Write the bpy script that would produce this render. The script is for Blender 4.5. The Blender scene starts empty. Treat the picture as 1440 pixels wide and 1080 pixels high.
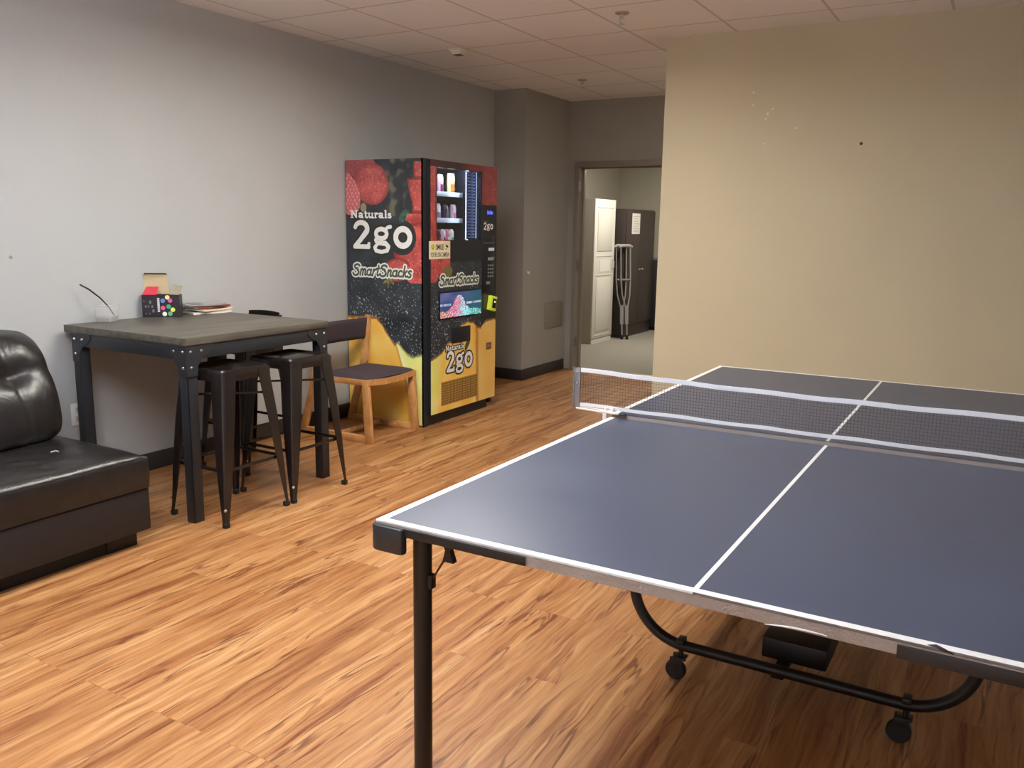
import bpy, bmesh, math, random
from mathutils import Vector, Matrix, noise
random.seed(7)
C = bpy.context.scene.collection
PI = math.pi

# ------------------------------------------------------------------ helpers
def lin(c):
    return tuple((x/12.92 if x <= .04045 else ((x+.055)/1.055)**2.4) for x in (v/255 for v in c))

MATS = {}
def mat(name, col, rough=.6, metal=0, spec=.5, emit=None, estr=0, coat=0, bump=None, alpha=None):
    if name in MATS: return MATS[name]
    m = bpy.data.materials.new(name); m.use_nodes = True
    nt = m.node_tree; b = nt.nodes['Principled BSDF']
    b.inputs['Base Color'].default_value = (*lin(col), 1)
    b.inputs['Roughness'].default_value = rough
    b.inputs['Metallic'].default_value = metal
    b.inputs['Specular IOR Level'].default_value = spec
    b.inputs['Coat Weight'].default_value = coat
    b.inputs['Coat Roughness'].default_value = .15
    if emit:
        b.inputs['Emission Color'].default_value = (*lin(emit), 1)
        b.inputs['Emission Strength'].default_value = estr
    if bump:
        sc, st, dist = bump
        tc = nt.nodes.new('ShaderNodeTexCoord'); n = nt.nodes.new('ShaderNodeTexNoise')
        n.inputs['Scale'].default_value = sc; n.inputs['Detail'].default_value = 3
        bp = nt.nodes.new('ShaderNodeBump'); bp.inputs['Strength'].default_value = st
        bp.inputs['Distance'].default_value = dist
        nt.links.new(tc.outputs['Object'], n.inputs['Vector'])
        nt.links.new(n.outputs['Fac'], bp.inputs['Height'])
        nt.links.new(bp.outputs['Normal'], b.inputs['Normal'])
    MATS[name] = m
    return m

def ramp(nt, fac, stops):
    r = nt.nodes.new('ShaderNodeValToRGB')
    el = r.color_ramp.elements
    while len(el) > 1: el.remove(el[-1])
    el[0].position = stops[0][0]; el[0].color = (*stops[0][1], 1)
    for p, c in stops[1:]:
        e = el.new(p); e.color = (*c, 1)
    nt.links.new(fac, r.inputs['Fac'])
    return r.outputs['Color']

class MB:
    """collects shapes, in world or local metres, into ONE mesh"""
    def __init__(s): s.bm = bmesh.new()
    def _merge(s, b, M=None, mi=0):
        me = bpy.data.meshes.new('t')
        for f in b.faces: f.material_index = mi
        if M is not None: b.transform(M)
        b.to_mesh(me); b.free(); s.bm.from_mesh(me); bpy.data.meshes.remove(me)
    def box(s, p0, p1, bev=0, seg=2, M=None, mi=0):
        b = bmesh.new(); bmesh.ops.create_cube(b, size=1)
        sx, sy, sz = (abs(p1[i]-p0[i]) for i in range(3))
        b.transform(Matrix.Translation([(p0[i]+p1[i])/2 for i in range(3)]) @ Matrix.Diagonal((sx, sy, sz, 1)))
        if bev: bmesh.ops.bevel(b, geom=b.edges[:], offset=min(bev, .49*min(sx, sy, sz)), segments=seg, affect='EDGES', profile=.5)
        s._merge(b, M, mi); return s
    def bar(s, a, c, w, h, bev=0, up=(0, 0, 1), mi=0):
        a, c = Vector(a), Vector(c); d = c-a; L = d.length; z = d.normalized()
        x = Vector(up).cross(z)
        if x.length < 1e-4: x = Vector((1, 0, 0)).cross(z)
        x.normalize(); y = z.cross(x)
        R = Matrix((x, y, z)).transposed().to_4x4(); R.translation = (a+c)/2
        return s.box((-w/2, -h/2, -L/2), (w/2, h/2, L/2), bev, 2, R, mi)
    def tube(s, pts, r, n=12, mi=0, closed=False):
        b = bmesh.new(); pts = [Vector(p) for p in pts]; rings = []
        N = len(pts); pn = None
        for i, p in enumerate(pts):
            t = ((pts[min(i+1, N-1)]-pts[max(i-1, 0)])).normalized()
            if pn is None:
                a = Vector((0, 0, 1)) if abs(t.z) < .9 else Vector((1, 0, 0))
                u = t.cross(a).normalized()
            else:
                u = (pn - t*pn.dot(t)).normalized()
            pn = u; v = t.cross(u)
            rr = r[i] if isinstance(r, (list, tuple)) else r
            rings.append([b.verts.new(p+(u*math.cos(2*PI*k/n)+v*math.sin(2*PI*k/n))*rr) for k in range(n)])
        for i in range(N-1):
            for k in range(n):
                b.faces.new((rings[i][k], rings[i][(k+1) % n], rings[i+1][(k+1) % n], rings[i+1][k]))
        b.faces.new(rings[0][::-1]); b.faces.new(rings[-1])
        bmesh.ops.recalc_face_normals(b, faces=b.faces)
        s._merge(b, None, mi); return s
    def cyl(s, a, c, r, n=20, mi=0): return s.tube([a, c], r, n, mi)
    def loft(s, rings, cap=True, mi=0):
        b = bmesh.new(); R = [[b.verts.new(p) for p in r] for r in rings]; n = len(R[0])
        for i in range(len(R)-1):
            for k in range(n):
                b.faces.new((R[i][k], R[i][(k+1) % n], R[i+1][(k+1) % n], R[i+1][k]))
        if cap: b.faces.new(R[0][::-1]); b.faces.new(R[-1])
        bmesh.ops.recalc_face_normals(b, faces=b.faces)
        s._merge(b, None, mi); return s
    def prism(s, poly, ax, d0, d1, mi=0, bev=0):
        """poly: 2D points; ax: axis of extrusion 'x','y','z'"""
        b = bmesh.new()
        def P(p, d): return {'x': (d, p[0], p[1]), 'y': (p[0], d, p[1]), 'z': (p[0], p[1], d)}[ax]
        A = [b.verts.new(P(p, d0)) for p in poly]; B = [b.verts.new(P(p, d1)) for p in poly]; n = len(poly)
        b.faces.new(A[::-1]); b.faces.new(B)
        for k in range(n): b.faces.new((A[k], A[(k+1) % n], B[(k+1) % n], B[k]))
        bmesh.ops.recalc_face_normals(b, faces=b.faces)
        if bev: bmesh.ops.bevel(b, geom=b.edges[:], offset=bev, segments=2, affect='EDGES', profile=.5)
        s._merge(b, None, mi); return s
    def lathe(s, prof, c=(0, 0, 0), n=20, mi=0, M=None):
        b = bmesh.new(); rings = []
        for r, z in prof: rings.append([b.verts.new((r*math.cos(2*PI*k/n), r*math.sin(2*PI*k/n), z)) for k in range(n)])
        for i in range(len(rings)-1):
            for k in range(n): b.faces.new((rings[i][k], rings[i][(k+1) % n], rings[i+1][(k+1) % n], rings[i+1][k]))
        b.faces.new(rings[0][::-1]); b.faces.new(rings[-1])
        bmesh.ops.recalc_face_normals(b, faces=b.faces)
        T = Matrix.Translation(c)
        s._merge(b, T @ M if M is not None else T, mi); return s
    def surf(s, f, nu, nv, mi=0, closeu=False):
        b = bmesh.new()
        V = [[b.verts.new(f(i/nu, j/nv)) for j in range(nv+1)] for i in range(nu+1)]
        for i in range(nu):
            for j in range(nv): b.faces.new((V[i][j], V[i+1][j], V[i+1][j+1], V[i][j+1]))
        s._merge(b, None, mi); return s

def obj(name, mb, m, parent=None, sharp=38, smooth=True, M=None):
    bm = mb.bm if isinstance(mb, MB) else mb
    if parent is not None and parent.type == 'EMPTY' and 'W' in parent:      # geometry given in world metres
        bm.transform(Matrix.Translation(-parent.location))
    elif parent is not None and parent.parent is not None and 'W' in parent.parent:
        bm.transform(Matrix.Translation(-parent.parent.location))
    if M is not None: bm.transform(M)
    bmesh.ops.remove_doubles(bm, verts=bm.verts, dist=1e-6)
    for f in bm.faces: f.smooth = smooth
    a = math.radians(sharp)
    for e in bm.edges:
        if len(e.link_faces) == 2 and e.calc_face_angle(0) > a: e.smooth = False
    me = bpy.data.meshes.new(name); bm.to_mesh(me); bm.free()
    for k in (m if isinstance(m, (list, tuple)) else [m]): me.materials.append(k)
    o = bpy.data.objects.new(name, me); C.objects.link(o)
    if parent is not None: o.parent = parent
    return o

def thing(name, label, cat, loc=(0, 0, 0), rotz=0, group=None, world=True):
    o = bpy.data.objects.new(name, None); C.objects.link(o)
    o.location = loc; o.rotation_euler = (0, 0, rotz); o.empty_display_size = .1
    o['label'] = label; o['category'] = cat
    if group: o['group'] = group
    if world: o['W'] = 1
    return o
def tag(o, label, cat, group=None):
    o['label'] = label; o['category'] = cat
    if group: o['group'] = group
    return o
def struct(name, mb, m, parent=None, **k):
    o = obj(name, mb, m, parent, **k)
    if parent is None: o['kind'] = 'structure'
    return o
def dup(root, loc, rotz, label, group=None):
    r = root.copy(); C.objects.link(r); r.location = loc; r.rotation_euler = (0, 0, rotz); r['label'] = label
    if group: r['group'] = group
    for ch in list(root.children):
        c = ch.copy(); C.objects.link(c); c.parent = r
        for g in ch.children:
            d = g.copy(); C.objects.link(d); d.parent = c
    return r

def text_bm(body, w, h, offset=0., shear=0., depth=.0015, spacing=1., size=1.):
    """letters as a bmesh fitted to w x h, lower-left at origin, in XZ plane facing -Y"""
    cu = bpy.data.curves.new('txt', 'FONT'); cu.body = body; cu.size = size; cu.offset = offset
    cu.shear = shear; cu.extrude = .01; cu.space_character = spacing; cu.resolution_u = 4
    o = bpy.data.objects.new('txt', cu); C.objects.link(o)
    dg = bpy.context.evaluated_depsgraph_get(); me = o.evaluated_get(dg).to_mesh()
    bm = bmesh.new(); bm.from_mesh(me); o.evaluated_get(dg).to_mesh_clear()
    bpy.data.objects.remove(o); bpy.data.curves.remove(cu)
    xs = [v.co.x for v in bm.verts]; ys = [v.co.y for v in bm.verts]
    x0, x1, y0, y1 = min(xs), max(xs), min(ys), max(ys)
    for v in bm.verts:
        x, y, z = v.co
        v.co = ((x-x0)/(x1-x0)*w, -depth*(1 if z > 0 else 0), (y-y0)/(y1-y0)*h)
    return bm

# maps the (u, v) face of the machine to the world: side faces -Y, front faces +X
def on_side(bm, x, z, y): bm.transform(Matrix.Translation((x, y, z))); return bm
def on_front(bm, y, z, x):
    bm.transform(Matrix.Translation((x, y, z)) @ Matrix.Rotation(PI/2, 4, 'Z')); return bm

# ------------------------------------------------------------------ materials
def wall_mat(name, col, marks=None):
    m = mat(name, col, .62, spec=.35)
    nt = m.node_tree; b = nt.nodes['Principled BSDF']
    tc = nt.nodes.new('ShaderNodeTexCoord')
    n = nt.nodes.new('ShaderNodeTexNoise'); n.inputs['Scale'].default_value = 90; n.inputs['Detail'].default_value = 2
    n2 = nt.nodes.new('ShaderNodeTexNoise'); n2.inputs['Scale'].default_value = 1.3; n2.inputs['Detail'].default_value = 4
    nt.links.new(tc.outputs['Object'], n.inputs['Vector']); nt.links.new(tc.outputs['Object'], n2.inputs['Vector'])
    bp = nt.nodes.new('ShaderNodeBump'); bp.inputs['Strength'].default_value = .25; bp.inputs['Distance'].default_value = .002
    nt.links.new(n.outputs['Fac'], bp.inputs['Height']); nt.links.new(bp.outputs['Normal'], b.inputs['Normal'])
    c = lin(col)
    o = ramp(nt, n2.outputs['Fac'], [(.3, tuple(x*.965 for x in c)), (.7, tuple(min(1, x*1.03) for x in c))])
    if marks:   # small scuffs with a shape of their own
        out = o
        for (p, r, mc) in marks:
            vm = nt.nodes.new('ShaderNodeVectorMath'); vm.operation = 'DISTANCE'
            nt.links.new(tc.outputs['Object'], vm.inputs[0]); vm.inputs[1].default_value = p
            lt = nt.nodes.new('ShaderNodeMath'); lt.operation = 'LESS_THAN'; lt.inputs[1].default_value = r
            nt.links.new(vm.outputs['Value'], lt.inputs[0])
            mx = nt.nodes.new('ShaderNodeMixRGB'); nt.links.new(lt.outputs[0], mx.inputs['Fac'])
            nt.links.new(out, mx.inputs['Color1']); mx.inputs['Color2'].default_value = (*lin(mc), 1)
            out = mx.outputs['Color']
        o = out
    nt.links.new(o, b.inputs['Base Color'])
    return m

W = (188, 180, 166)
m_wall = wall_mat('greige_wall_paint', (178, 179, 178), [((-3.03, .941, 1.253), .009, (140, 135, 128))])
m_wall_far = wall_mat('greige_wall_paint_dim', (160, 157, 150))  # same greige paint, darkened to stand for the dim far end
m_tan = wall_mat('tan_wall_paint', (200, 188, 158), [((.377, 4.12, 1.961), .009, (60, 50, 40)),
    ((-.285, 4.12, 2.294), .007, (225, 215, 190)), ((-.19, 4.12, 2.16), .008, (225, 215, 190)), ((-.16, 4.12, 2.19), .006, (225, 215, 190)),
    ((-.20, 4.12, 2.13), .006, (225, 215, 190)), ((-.01, 4.12, 2.067), .006, (225, 215, 190)), ((-.285, 4.12, 2.22), .005, (225, 215, 190)), ((-.2, 4.12, 1.98), .005, (225, 215, 190))])
m_base = mat('dark_vinyl_baseboard', (48, 45, 46), .45)
m_black = mat('black_powder_coat', (28, 28, 31), .42)
m_blackmetal = mat('black_table_steel', (36, 38, 42), .45, bump=(60, .1, .001))
m_stool = mat('gunmetal_stool_paint', (34, 28, 27), .25, metal=.2, spec=.55, coat=.3)
m_rubber = mat('black_rubber', (24, 24, 25), .7)
m_steel = mat('bright_steel', (210, 210, 212), .25, metal=1)
m_alu = mat('aluminium', (190, 190, 190), .35, metal=.8)
m_white = mat('white_plastic', (235, 233, 228), .4)
m_offwhite = mat('ceiling_device_white', (226, 220, 208), .5)

# floor laminate
m_floor = bpy.data.materials.new('orange_laminate_planks'); m_floor.use_nodes = True
nt = m_floor.node_tree; b = nt.nodes['Principled BSDF']; L = nt.links.new
tc = nt.nodes.new('ShaderNodeTexCoord')
def N(t, **k):
    n = nt.nodes.new(t)
    for a, v in k.items():
        if a in n.inputs.keys(): n.inputs[a].default_value = v
        else: setattr(n, a, v)
    return n
sep = N('ShaderNodeSeparateXYZ'); L(tc.outputs['Object'], sep.inputs[0])
cmb = N('ShaderNodeCombineXYZ'); L(sep.outputs['Y'], cmb.inputs['X']); L(sep.outputs['X'], cmb.inputs['Y'])
br = N('ShaderNodeTexBrick', offset=.37, offset_frequency=3, squash=1, squash_frequency=2)
br.inputs['Color1'].default_value = (0, 0, 0, 1); br.inputs['Color2'].default_value = (1, 1, 1, 1)
br.inputs['Mortar'].default_value = (.5, .5, .5, 1)
br.inputs['Scale'].default_value = 1; br.inputs['Mortar Size'].default_value = .0012
br.inputs['Mortar Smooth'].default_value = 0; br.inputs['Brick Width'].default_value = 1.21; br.inputs['Row Height'].default_value = .108
L(cmb.outputs[0], br.inputs['Vector'])
def math_(op, a, c=None, clamp=False):
    n = nt.nodes.new('ShaderNodeMath'); n.operation = op; n.use_clamp = clamp
    for i, v in enumerate((a, c)):
        if v is None: continue
        if isinstance(v, (int, float)): n.inputs[i].default_value = v
        else: L(v, n.inputs[i])
    return n.outputs[0]
rnd = math_('MULTIPLY', br.outputs['Color'], 1.0)
w4 = math_('MULTIPLY', rnd, 37.)
# warp the grain a little so the streaks wander
warp = N('ShaderNodeTexNoise', noise_dimensions='4D'); warp.inputs['Scale'].default_value = 2.2; warp.inputs['Detail'].default_value = 2
L(cmb.outputs[0], warp.inputs['Vector']); L(w4, warp.inputs['W'])
wv = math_('MULTIPLY', math_('SUBTRACT', warp.outputs['Fac'], .5), .07)
def grain(sx, sy, det, dist, seed, rough=.55):
    c = N('ShaderNodeCombineXYZ')
    L(math_('MULTIPLY', sep.outputs['Y'], sx), c.inputs['X'])
    L(math_('MULTIPLY', math_('ADD', sep.outputs['X'], wv), sy), c.inputs['Y'])
    n = N('ShaderNodeTexNoise', noise_dimensions='4D')
    n.inputs['Scale'].default_value = 1; n.inputs['Detail'].default_value = det
    n.inputs['Roughness'].default_value = rough; n.inputs['Distortion'].default_value = dist
    L(c.outputs[0], n.inputs['Vector']); L(math_('ADD', w4, seed), n.inputs['W'])
    return n.outputs['Fac']
g1 = grain(1.1, 22, 5, .5, 0)        # broad tone bands
g2 = grain(3.5, 75, 3, .3, 11)       # fine fibre
g3 = grain(1.5, 30, 7, .7, 23, .66)     # dark mineral streaks
g4 = grain(4.5, 30, 4, .8, 5)       # small knots and flecks
base = ramp(nt, g1, [(.30, lin((158, 98, 56))), (.43, lin((192, 132, 80))), (.55, lin((212, 157, 102))), (.72, lin((230, 182, 130)))])
pv = ramp(nt, rnd, [(0, (.84, .79, .75)), (.3, (.95, .93, .9)), (.7, (1.0, 1.0, 1.0)), (1, (1.07, 1.08, 1.08))])
mx1 = N('ShaderNodeMixRGB', blend_type='MULTIPLY'); mx1.inputs['Fac'].default_value = 1; L(base, mx1.inputs['Color1']); L(pv, mx1.inputs['Color2'])
fib = ramp(nt, g2, [(.34, (.48, .42, .365)), (.56, (.67, .65, .635))])
mx2 = N('ShaderNodeMixRGB', blend_type='MULTIPLY'); mx2.inputs['Fac'].default_value = .9; L(mx1.outputs[0], mx2.inputs['Color1']); L(fib, mx2.inputs['Color2'])
stf = ramp(nt, g3, [(.56, (0, 0, 0)), (.60, (.42, .42, .42)), (.65, (.92, .92, .92))])
mx3 = N('ShaderNodeMixRGB'); L(stf, mx3.inputs['Fac']); L(mx2.outputs[0], mx3.inputs['Color1']); mx3.inputs['Color2'].default_value = (*lin((112, 56, 28)), 1)
g5 = grain(1.15, 13, 3, .9, 41, .5)      # thin wandering dark veins
vein = math_('ABSOLUTE', math_('SUBTRACT', g5, .5))
g6 = grain(2.2, 9, 2, .2, 57)
vf = math_('MULTIPLY', ramp(nt, vein, [(0, (1, 1, 1)), (.010, (.75, .75, .75)), (.022, (0, 0, 0))]), ramp(nt, g6, [(.42, (0, 0, 0)), (.58, (.85, .85, .85))]))
mxv = N('ShaderNodeMixRGB'); L(vf, mxv.inputs['Fac']); L(mx3.outputs[0], mxv.inputs['Color1']); mxv.inputs['Color2'].default_value = (*lin((98, 50, 26)), 1)
mx3 = mxv
kf = ramp(nt, g4, [(.67, (0, 0, 0)), (.74, (.8, .8, .8))])
mx4 = N('ShaderNodeMixRGB'); L(kf, mx4.inputs['Fac']); L(mx3.outputs[0], mx4.inputs['Color1']); mx4.inputs['Color2'].default_value = (*lin((120, 62, 32)), 1)
mx5 = N('ShaderNodeMixRGB'); L(math_('MULTIPLY', br.outputs['Fac'], .25), mx5.inputs['Fac']); L(mx4.outputs[0], mx5.inputs['Color1']); mx5.inputs['Color2'].default_value = (*lin((110, 60, 30)), 1)
L(mx5.outputs[0], b.inputs['Base Color'])
b.inputs['Roughness'].default_value = .40; b.inputs['Specular IOR Level'].default_value = .42
bp = N('ShaderNodeBump'); bp.inputs['Strength'].default_value = .12; bp.inputs['Distance'].default_value = .001
L(g2, bp.inputs['Height']); L(bp.outputs[0], b.inputs['Normal'])

# ceiling tiles (grid printed by T-bars, 0.61 m)
m_ceil = bpy.data.materials.new('ceiling_tiles'); m_ceil.use_nodes = True
nt = m_ceil.node_tree; b = nt.nodes['Principled BSDF']; L = nt.links.new
tc = nt.nodes.new('ShaderNodeTexCoord'); mp = N('ShaderNodeMapping')
mp.inputs['Location'].default_value = (1.634+.61*10, -3.204+.61*20, 0); L(tc.outputs['Object'], mp.inputs['Vector'])
br = N('ShaderNodeTexBrick', offset=0, offset_frequency=1, squash=1, squash_frequency=1)
br.inputs['Scale'].default_value = 1; br.inputs['Brick Width'].default_value = .61; br.inputs['Row Height'].default_value = .61
br.inputs['Mortar Size'].default_value = .008; br.inputs['Mortar Smooth'].default_value = 0
br.inputs['Color1'].default_value = (*lin((240, 241, 244)), 1); br.inputs['Color2'].default_value = (*lin((244, 245, 248)), 1)
br.inputs['Mortar'].default_value = (*lin((208, 206, 206)), 1)
L(mp.outputs[0], br.inputs['Vector'])
n = N('ShaderNodeTexNoise'); n.inputs['Scale'].default_value = 160; n.inputs['Detail'].default_value = 3; L(tc.outputs['Object'], n.inputs['Vector'])
sp = ramp(nt, n.outputs['Fac'], [(.3, (.93, .93, .93)), (.5, (1, 1, 1))])
mx = N('ShaderNodeMixRGB', blend_type='MULTIPLY'); mx.inputs['Fac'].default_value = 1; L(br.outputs['Color'], mx.inputs['Color1']); L(sp, mx.inputs['Color2'])
L(mx.outputs[0], b.inputs['Base Color']); b.inputs['Roughness'].default_value = .9; b.inputs['Specular IOR Level'].default_value = .2
bp = N('ShaderNodeBump'); bp.inputs['Strength'].default_value = .4; bp.inputs['Distance'].default_value = .006; bp.invert = True
L(br.outputs['Fac'], bp.inputs['Height']); L(bp.outputs[0], b.inputs['Normal'])

m_carpet = mat('grey_carpet', (150, 145, 134), .95, bump=(260, .8, .004))

def vcol_mat(name, rough=.35, emis=0, spec=.5, coat=0):
    m = bpy.data.materials.new(name); m.use_nodes = True; nt = m.node_tree; b = nt.nodes['Principled BSDF']
    a = nt.nodes.new('ShaderNodeAttribute'); a.attribute_name = 'paint'
    b.inputs['Roughness'].default_value = rough; b.inputs['Specular IOR Level'].default_value = spec
    b.inputs['Coat Weight'].default_value = coat
    if emis:
        nt.links.new(a.outputs['Color'], b.inputs['Emission Color']); b.inputs['Emission Strength'].default_value = emis
        b.inputs['Base Color'].default_value = (.01, .01, .012, 1)
    else: nt.links.new(a.outputs['Color'], b.inputs['Base Color'])
    return m
def painted(name, P, nu, nv, colf, m, parent, skip=None, extra=None, extracol=(30, 32, 36)):
    """a printed sheet: a grid of cells, each with the ink colour of that spot"""
    bm = bmesh.new(); lay = bm.loops.layers.float_color.new('paint')
    V = [[bm.verts.new(P(i/nu, j/nv)) for j in range(nv+1)] for i in range(nu+1)]
    for i in range(nu):
        for j in range(nv):
            if skip and skip((i+.5)/nu, (j+.5)/nv): continue
            f = bm.faces.new((V[i][j], V[i+1][j], V[i+1][j+1], V[i][j+1]))
            c = (*lin(colf((i+.5)/nu, (j+.5)/nv)), 1)
            for l in f.loops: l[lay] = c
    bmesh.ops.delete(bm, geom=[v for v in bm.verts if not v.link_faces], context='VERTS')
    if extra:
        me = bpy.data.meshes.new('t'); extra.bm.to_mesh(me); extra.bm.free()
        n0 = len(bm.faces); bm.from_mesh(me); bm.faces.ensure_lookup_table()
        for f in bm.faces[n0:]:
            for l in f.loops: l[lay] = (*lin(extracol), 1)
    bm.transform(Matrix.Translation(-parent.location))
    me = bpy.data.meshes.new(name); bm.to_mesh(me); bm.free(); me.materials.append(m)
    o = bpy.data.objects.new(name, me); C.objects.link(o); o.parent = parent
    return o

# ------------------------------------------------------------------ room
m_wall_bounce = wall_mat('white_bounce_wall', (228, 230, 234))  # for the unseen walls, made white to bounce neutral light
H = 2.67
XL, YB, YF, XD = -3.03, 4.12, 6.41, -2.70
struct('floor', MB().box((-3.18, -3.7, -.06), (3.4, YF+.04, 0)), m_floor)
struct('floor', MB().box((-4.1, YF+.04, -.06), (1.2, 10.9, 0)), m_carpet)
struct('ceiling', MB().box((-3.18, -3.7, H), (3.4, YF+.12, H+.08)), m_ceil)
struct('ceiling', MB().box((-4.1, YF+.12, 2.62), (1.2, 10.9, 2.72)), m_ceil)
struct('wall_left', MB().box((XL-.15, -3.7, 0), (XL, 5.5, H)), m_wall)
struct('wall_alcove', MB().box((XL-.15, 5.5, 0), (XD, YF, H)), m_wall_far)
struct('wall_back', MB().box((-.87, YB, 0), (3.4, YB+.12, H)), m_tan)
struct('wall_right', MB().box((3.25, -3.55, 0), (3.4, YB, H)), m_wall_bounce)
struct('wall_front', MB().box((-3.03, -3.7, 0), (3.4, -3.55, H)), m_wall_bounce)
DX0, DX1, DH = -2.568, -1.62, 2.035
w = MB().box((-3.0, YF, 0), (DX0-.02, YF+.12, H)).box((DX0-.02, YF, DH+.02), (DX1+.02, YF+.12, H)).box((DX1+.02, YF, 0), (3.4, YF+.12, H))
struct('wall_far', w, m_wall_far)
struct('wall_corridor', MB().box((.9, YB+.12, 0), (1.0, YF, H)), m_wall_far)
m_room2 = wall_mat('backroom_wall_paint', (196, 190, 174))
struct('wall_storage_left', MB().box((-4.1, YF+.12, 0), (-3.95, 10.9, 2.62)), m_room2)
struct('wall_storage_back', MB().box((-3.95, 10.7, 0), (1.2, 10.85, 2.62)), m_room2)
struct('wall_storage_right', MB().box((1.05, YF+.12, 0), (1.2, 10.7, 2.62)), m_room2)
BH = .105
struct('baseboard_left', MB().box((XL, -3.5, 0), (XL+.012, 5.488, BH), .002), m_base)
struct('baseboard_alcove_side', MB().box((XL+.012, 5.488, 0), (XD+.012, 5.5, BH), .002), m_base)
struct('baseboard_alcove', MB().box((XD, 5.5, 0), (XD+.012, YF-.035, BH), .002), m_base)
struct('baseboard_back', MB().box((-.85, YB-.012, 0), (3.25, YB, BH), .002), m_base)
struct('baseboard_far', MB().box((DX1+.08, YF-.012, 0), (.9, YF, BH), .002), m_base)
struct('trim_1', MB().box((DX0+.05, YF-.01, 0), (DX1-.05, YF+.07, .008), .003), mat('threshold_strip', (190, 180, 160), .35, metal=.4))
# door frame
m_frame = mat('taupe_frame_paint', (134, 126, 114), .4)
dr = bpy.data.objects.new('door_1', None); C.objects.link(dr); dr.location = (DX0, YF, 0); dr['kind'] = 'structure'; dr['W'] = 1
fm = MB()
fm.box((DX0-.055, YF-.03, 0), (DX0, YF+.125, DH+.055), .004).box((DX1, YF-.03, 0), (DX1+.055, YF+.125, DH+.055), .004)
fm.box((DX0-.055, YF-.032, DH), (DX1+.055, YF+.125, DH+.055), .004)
fm.box((DX0, YF+.05, 0), (DX0+.015, YF+.09, DH), .002).box((DX1-.015, YF+.05, 0), (DX1, YF+.09, DH), .002).box((DX0, YF+.05, DH-.015), (DX1, YF+.09, DH), .002)
obj('door_frame', fm, m_frame, dr)
m_hinge = mat('dull_brass_hinge', (120, 110, 94), .4, metal=.6)
for i, z in enumerate((.29, 1.07, 1.85)):
    hm = MB().cyl((DX0+.001, YF-.036, z-.05), (DX0+.001, YF-.036, z+.05), .007, 10).box((DX0, YF-.028, z-.05), (DX0+.003, YF+.01, z+.05))
    obj('hinge', hm, m_hinge if i < 2 else mat('pale_hinge', (168, 160, 145), .4, metal=.4), dr)

# small fittings on walls
t = thing('power_outlet', 'white wall socket plate between the leather sofa and the high table', 'power outlet', (XL, 1.225, .415))
obj('cover_plate', MB().box((XL, 1.185, .355), (XL+.006, 1.265, .475), .002), m_white, t)
for z in (.39, .44):
    s = obj('socket', MB().box((XL+.005, 1.207, z-.016), (XL+.0085, 1.243, z+.016), .004), mat('socket_ivory', (215, 212, 205), .4), t)
    obj('slot', MB().box((XL+.008, 1.216, z-.004), (XL+.0092, 1.219, z+.008)).box((XL+.008, 1.231, z-.004), (XL+.0092, 1.234, z+.008)), m_rubber, s)
tag(obj('wall_plate', MB().box((XD, 5.955, .455), (XD+.012, 6.33, .705), .004), mat('taupe_plate', (140, 133, 121), .5)),
    'square taupe access panel low on the short wall left of the doorway', 'access panel')
k = thing('wall_button', 'small white knob on the dark wall right of the vending machine', 'wall knob', (XD, 5.58, 1.02))
obj('button_base', MB().cyl((XD, 5.58, 1.02), (XD+.006, 5.58, 1.02), .02), mat('knob_grey', (170, 165, 158), .5), k)
obj('button_cap', MB().cyl((XD+.006, 5.58, 1.02), (XD+.022, 5.58, 1.02), .012), m_white, k)

# ceiling devices
def sprinkler(x, y, label):
    t = thing('fire_sprinkler', label, 'sprinkler', (x, y, H), group='ceiling sprinklers')
    obj('escutcheon', MB().lathe([(.001, 0), (.042, 0), (.04, -.005), (.022, -.011), (.001, -.011)], (x, y, H), 28), mat('sprinkler_plate', (176, 164, 146), .4), t)
    obj('sprinkler_body', MB().lathe([(.001, -.011), (.012, -.011), (.011, -.028), (.006, -.032), (.001, -.032)], (x, y, H)), m_alu, t)
    f = MB().tube([(x-.011, y, H-.028), (x-.013, y, H-.045), (x, y, H-.06)], .0022, 8).tube([(x+.011, y, H-.028), (x+.013, y, H-.045), (x, y, H-.06)], .0022, 8)
    obj('sprinkler_arms', f, m_alu, t)
    obj('deflector', MB().lathe([(.001, -.06), (.017, -.061), (.017, -.063), (.001, -.063)], (x, y, H)), m_alu, t)
sprinkler(-.876, 3.366, 'pendant ceiling sprinkler nearest the tan wall, the larger-looking one')
sprinkler(-2.055, 5.318, 'pendant ceiling sprinkler farther back, in front of the doorway wall')
t = thing('ceiling_sensor', 'small square white detector with dark face on the ceiling left of the sprinklers', 'ceiling sensor', (-2.32, 3.83, H))
Rz = Matrix.Translation((-2.32, 3.83, 0)) @ Matrix.Rotation(math.radians(0), 4, 'Z')
obj('mounting_plate', MB().box((-.055, -.055, H-.008), (.055, .055, H), .003, M=Rz), m_offwhite, t)
obj('housing', MB().loft([[(-2.32+a*.045, 3.83+c*.045, H-.008) for a, c in ((-1, -1), (1, -1), (1, 1), (-1, 1))], [(-2.32+a*.032, 3.83+c*.032, H-.035) for a, c in ((-1, -1), (1, -1), (1, 1), (-1, 1))]]), m_offwhite, t)
obj('lens', MB().box((-2.348, 3.802, H-.039), (-2.292, 3.858, H-.034), .002), mat('sensor_lens', (96, 88, 80), .4), t)

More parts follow.
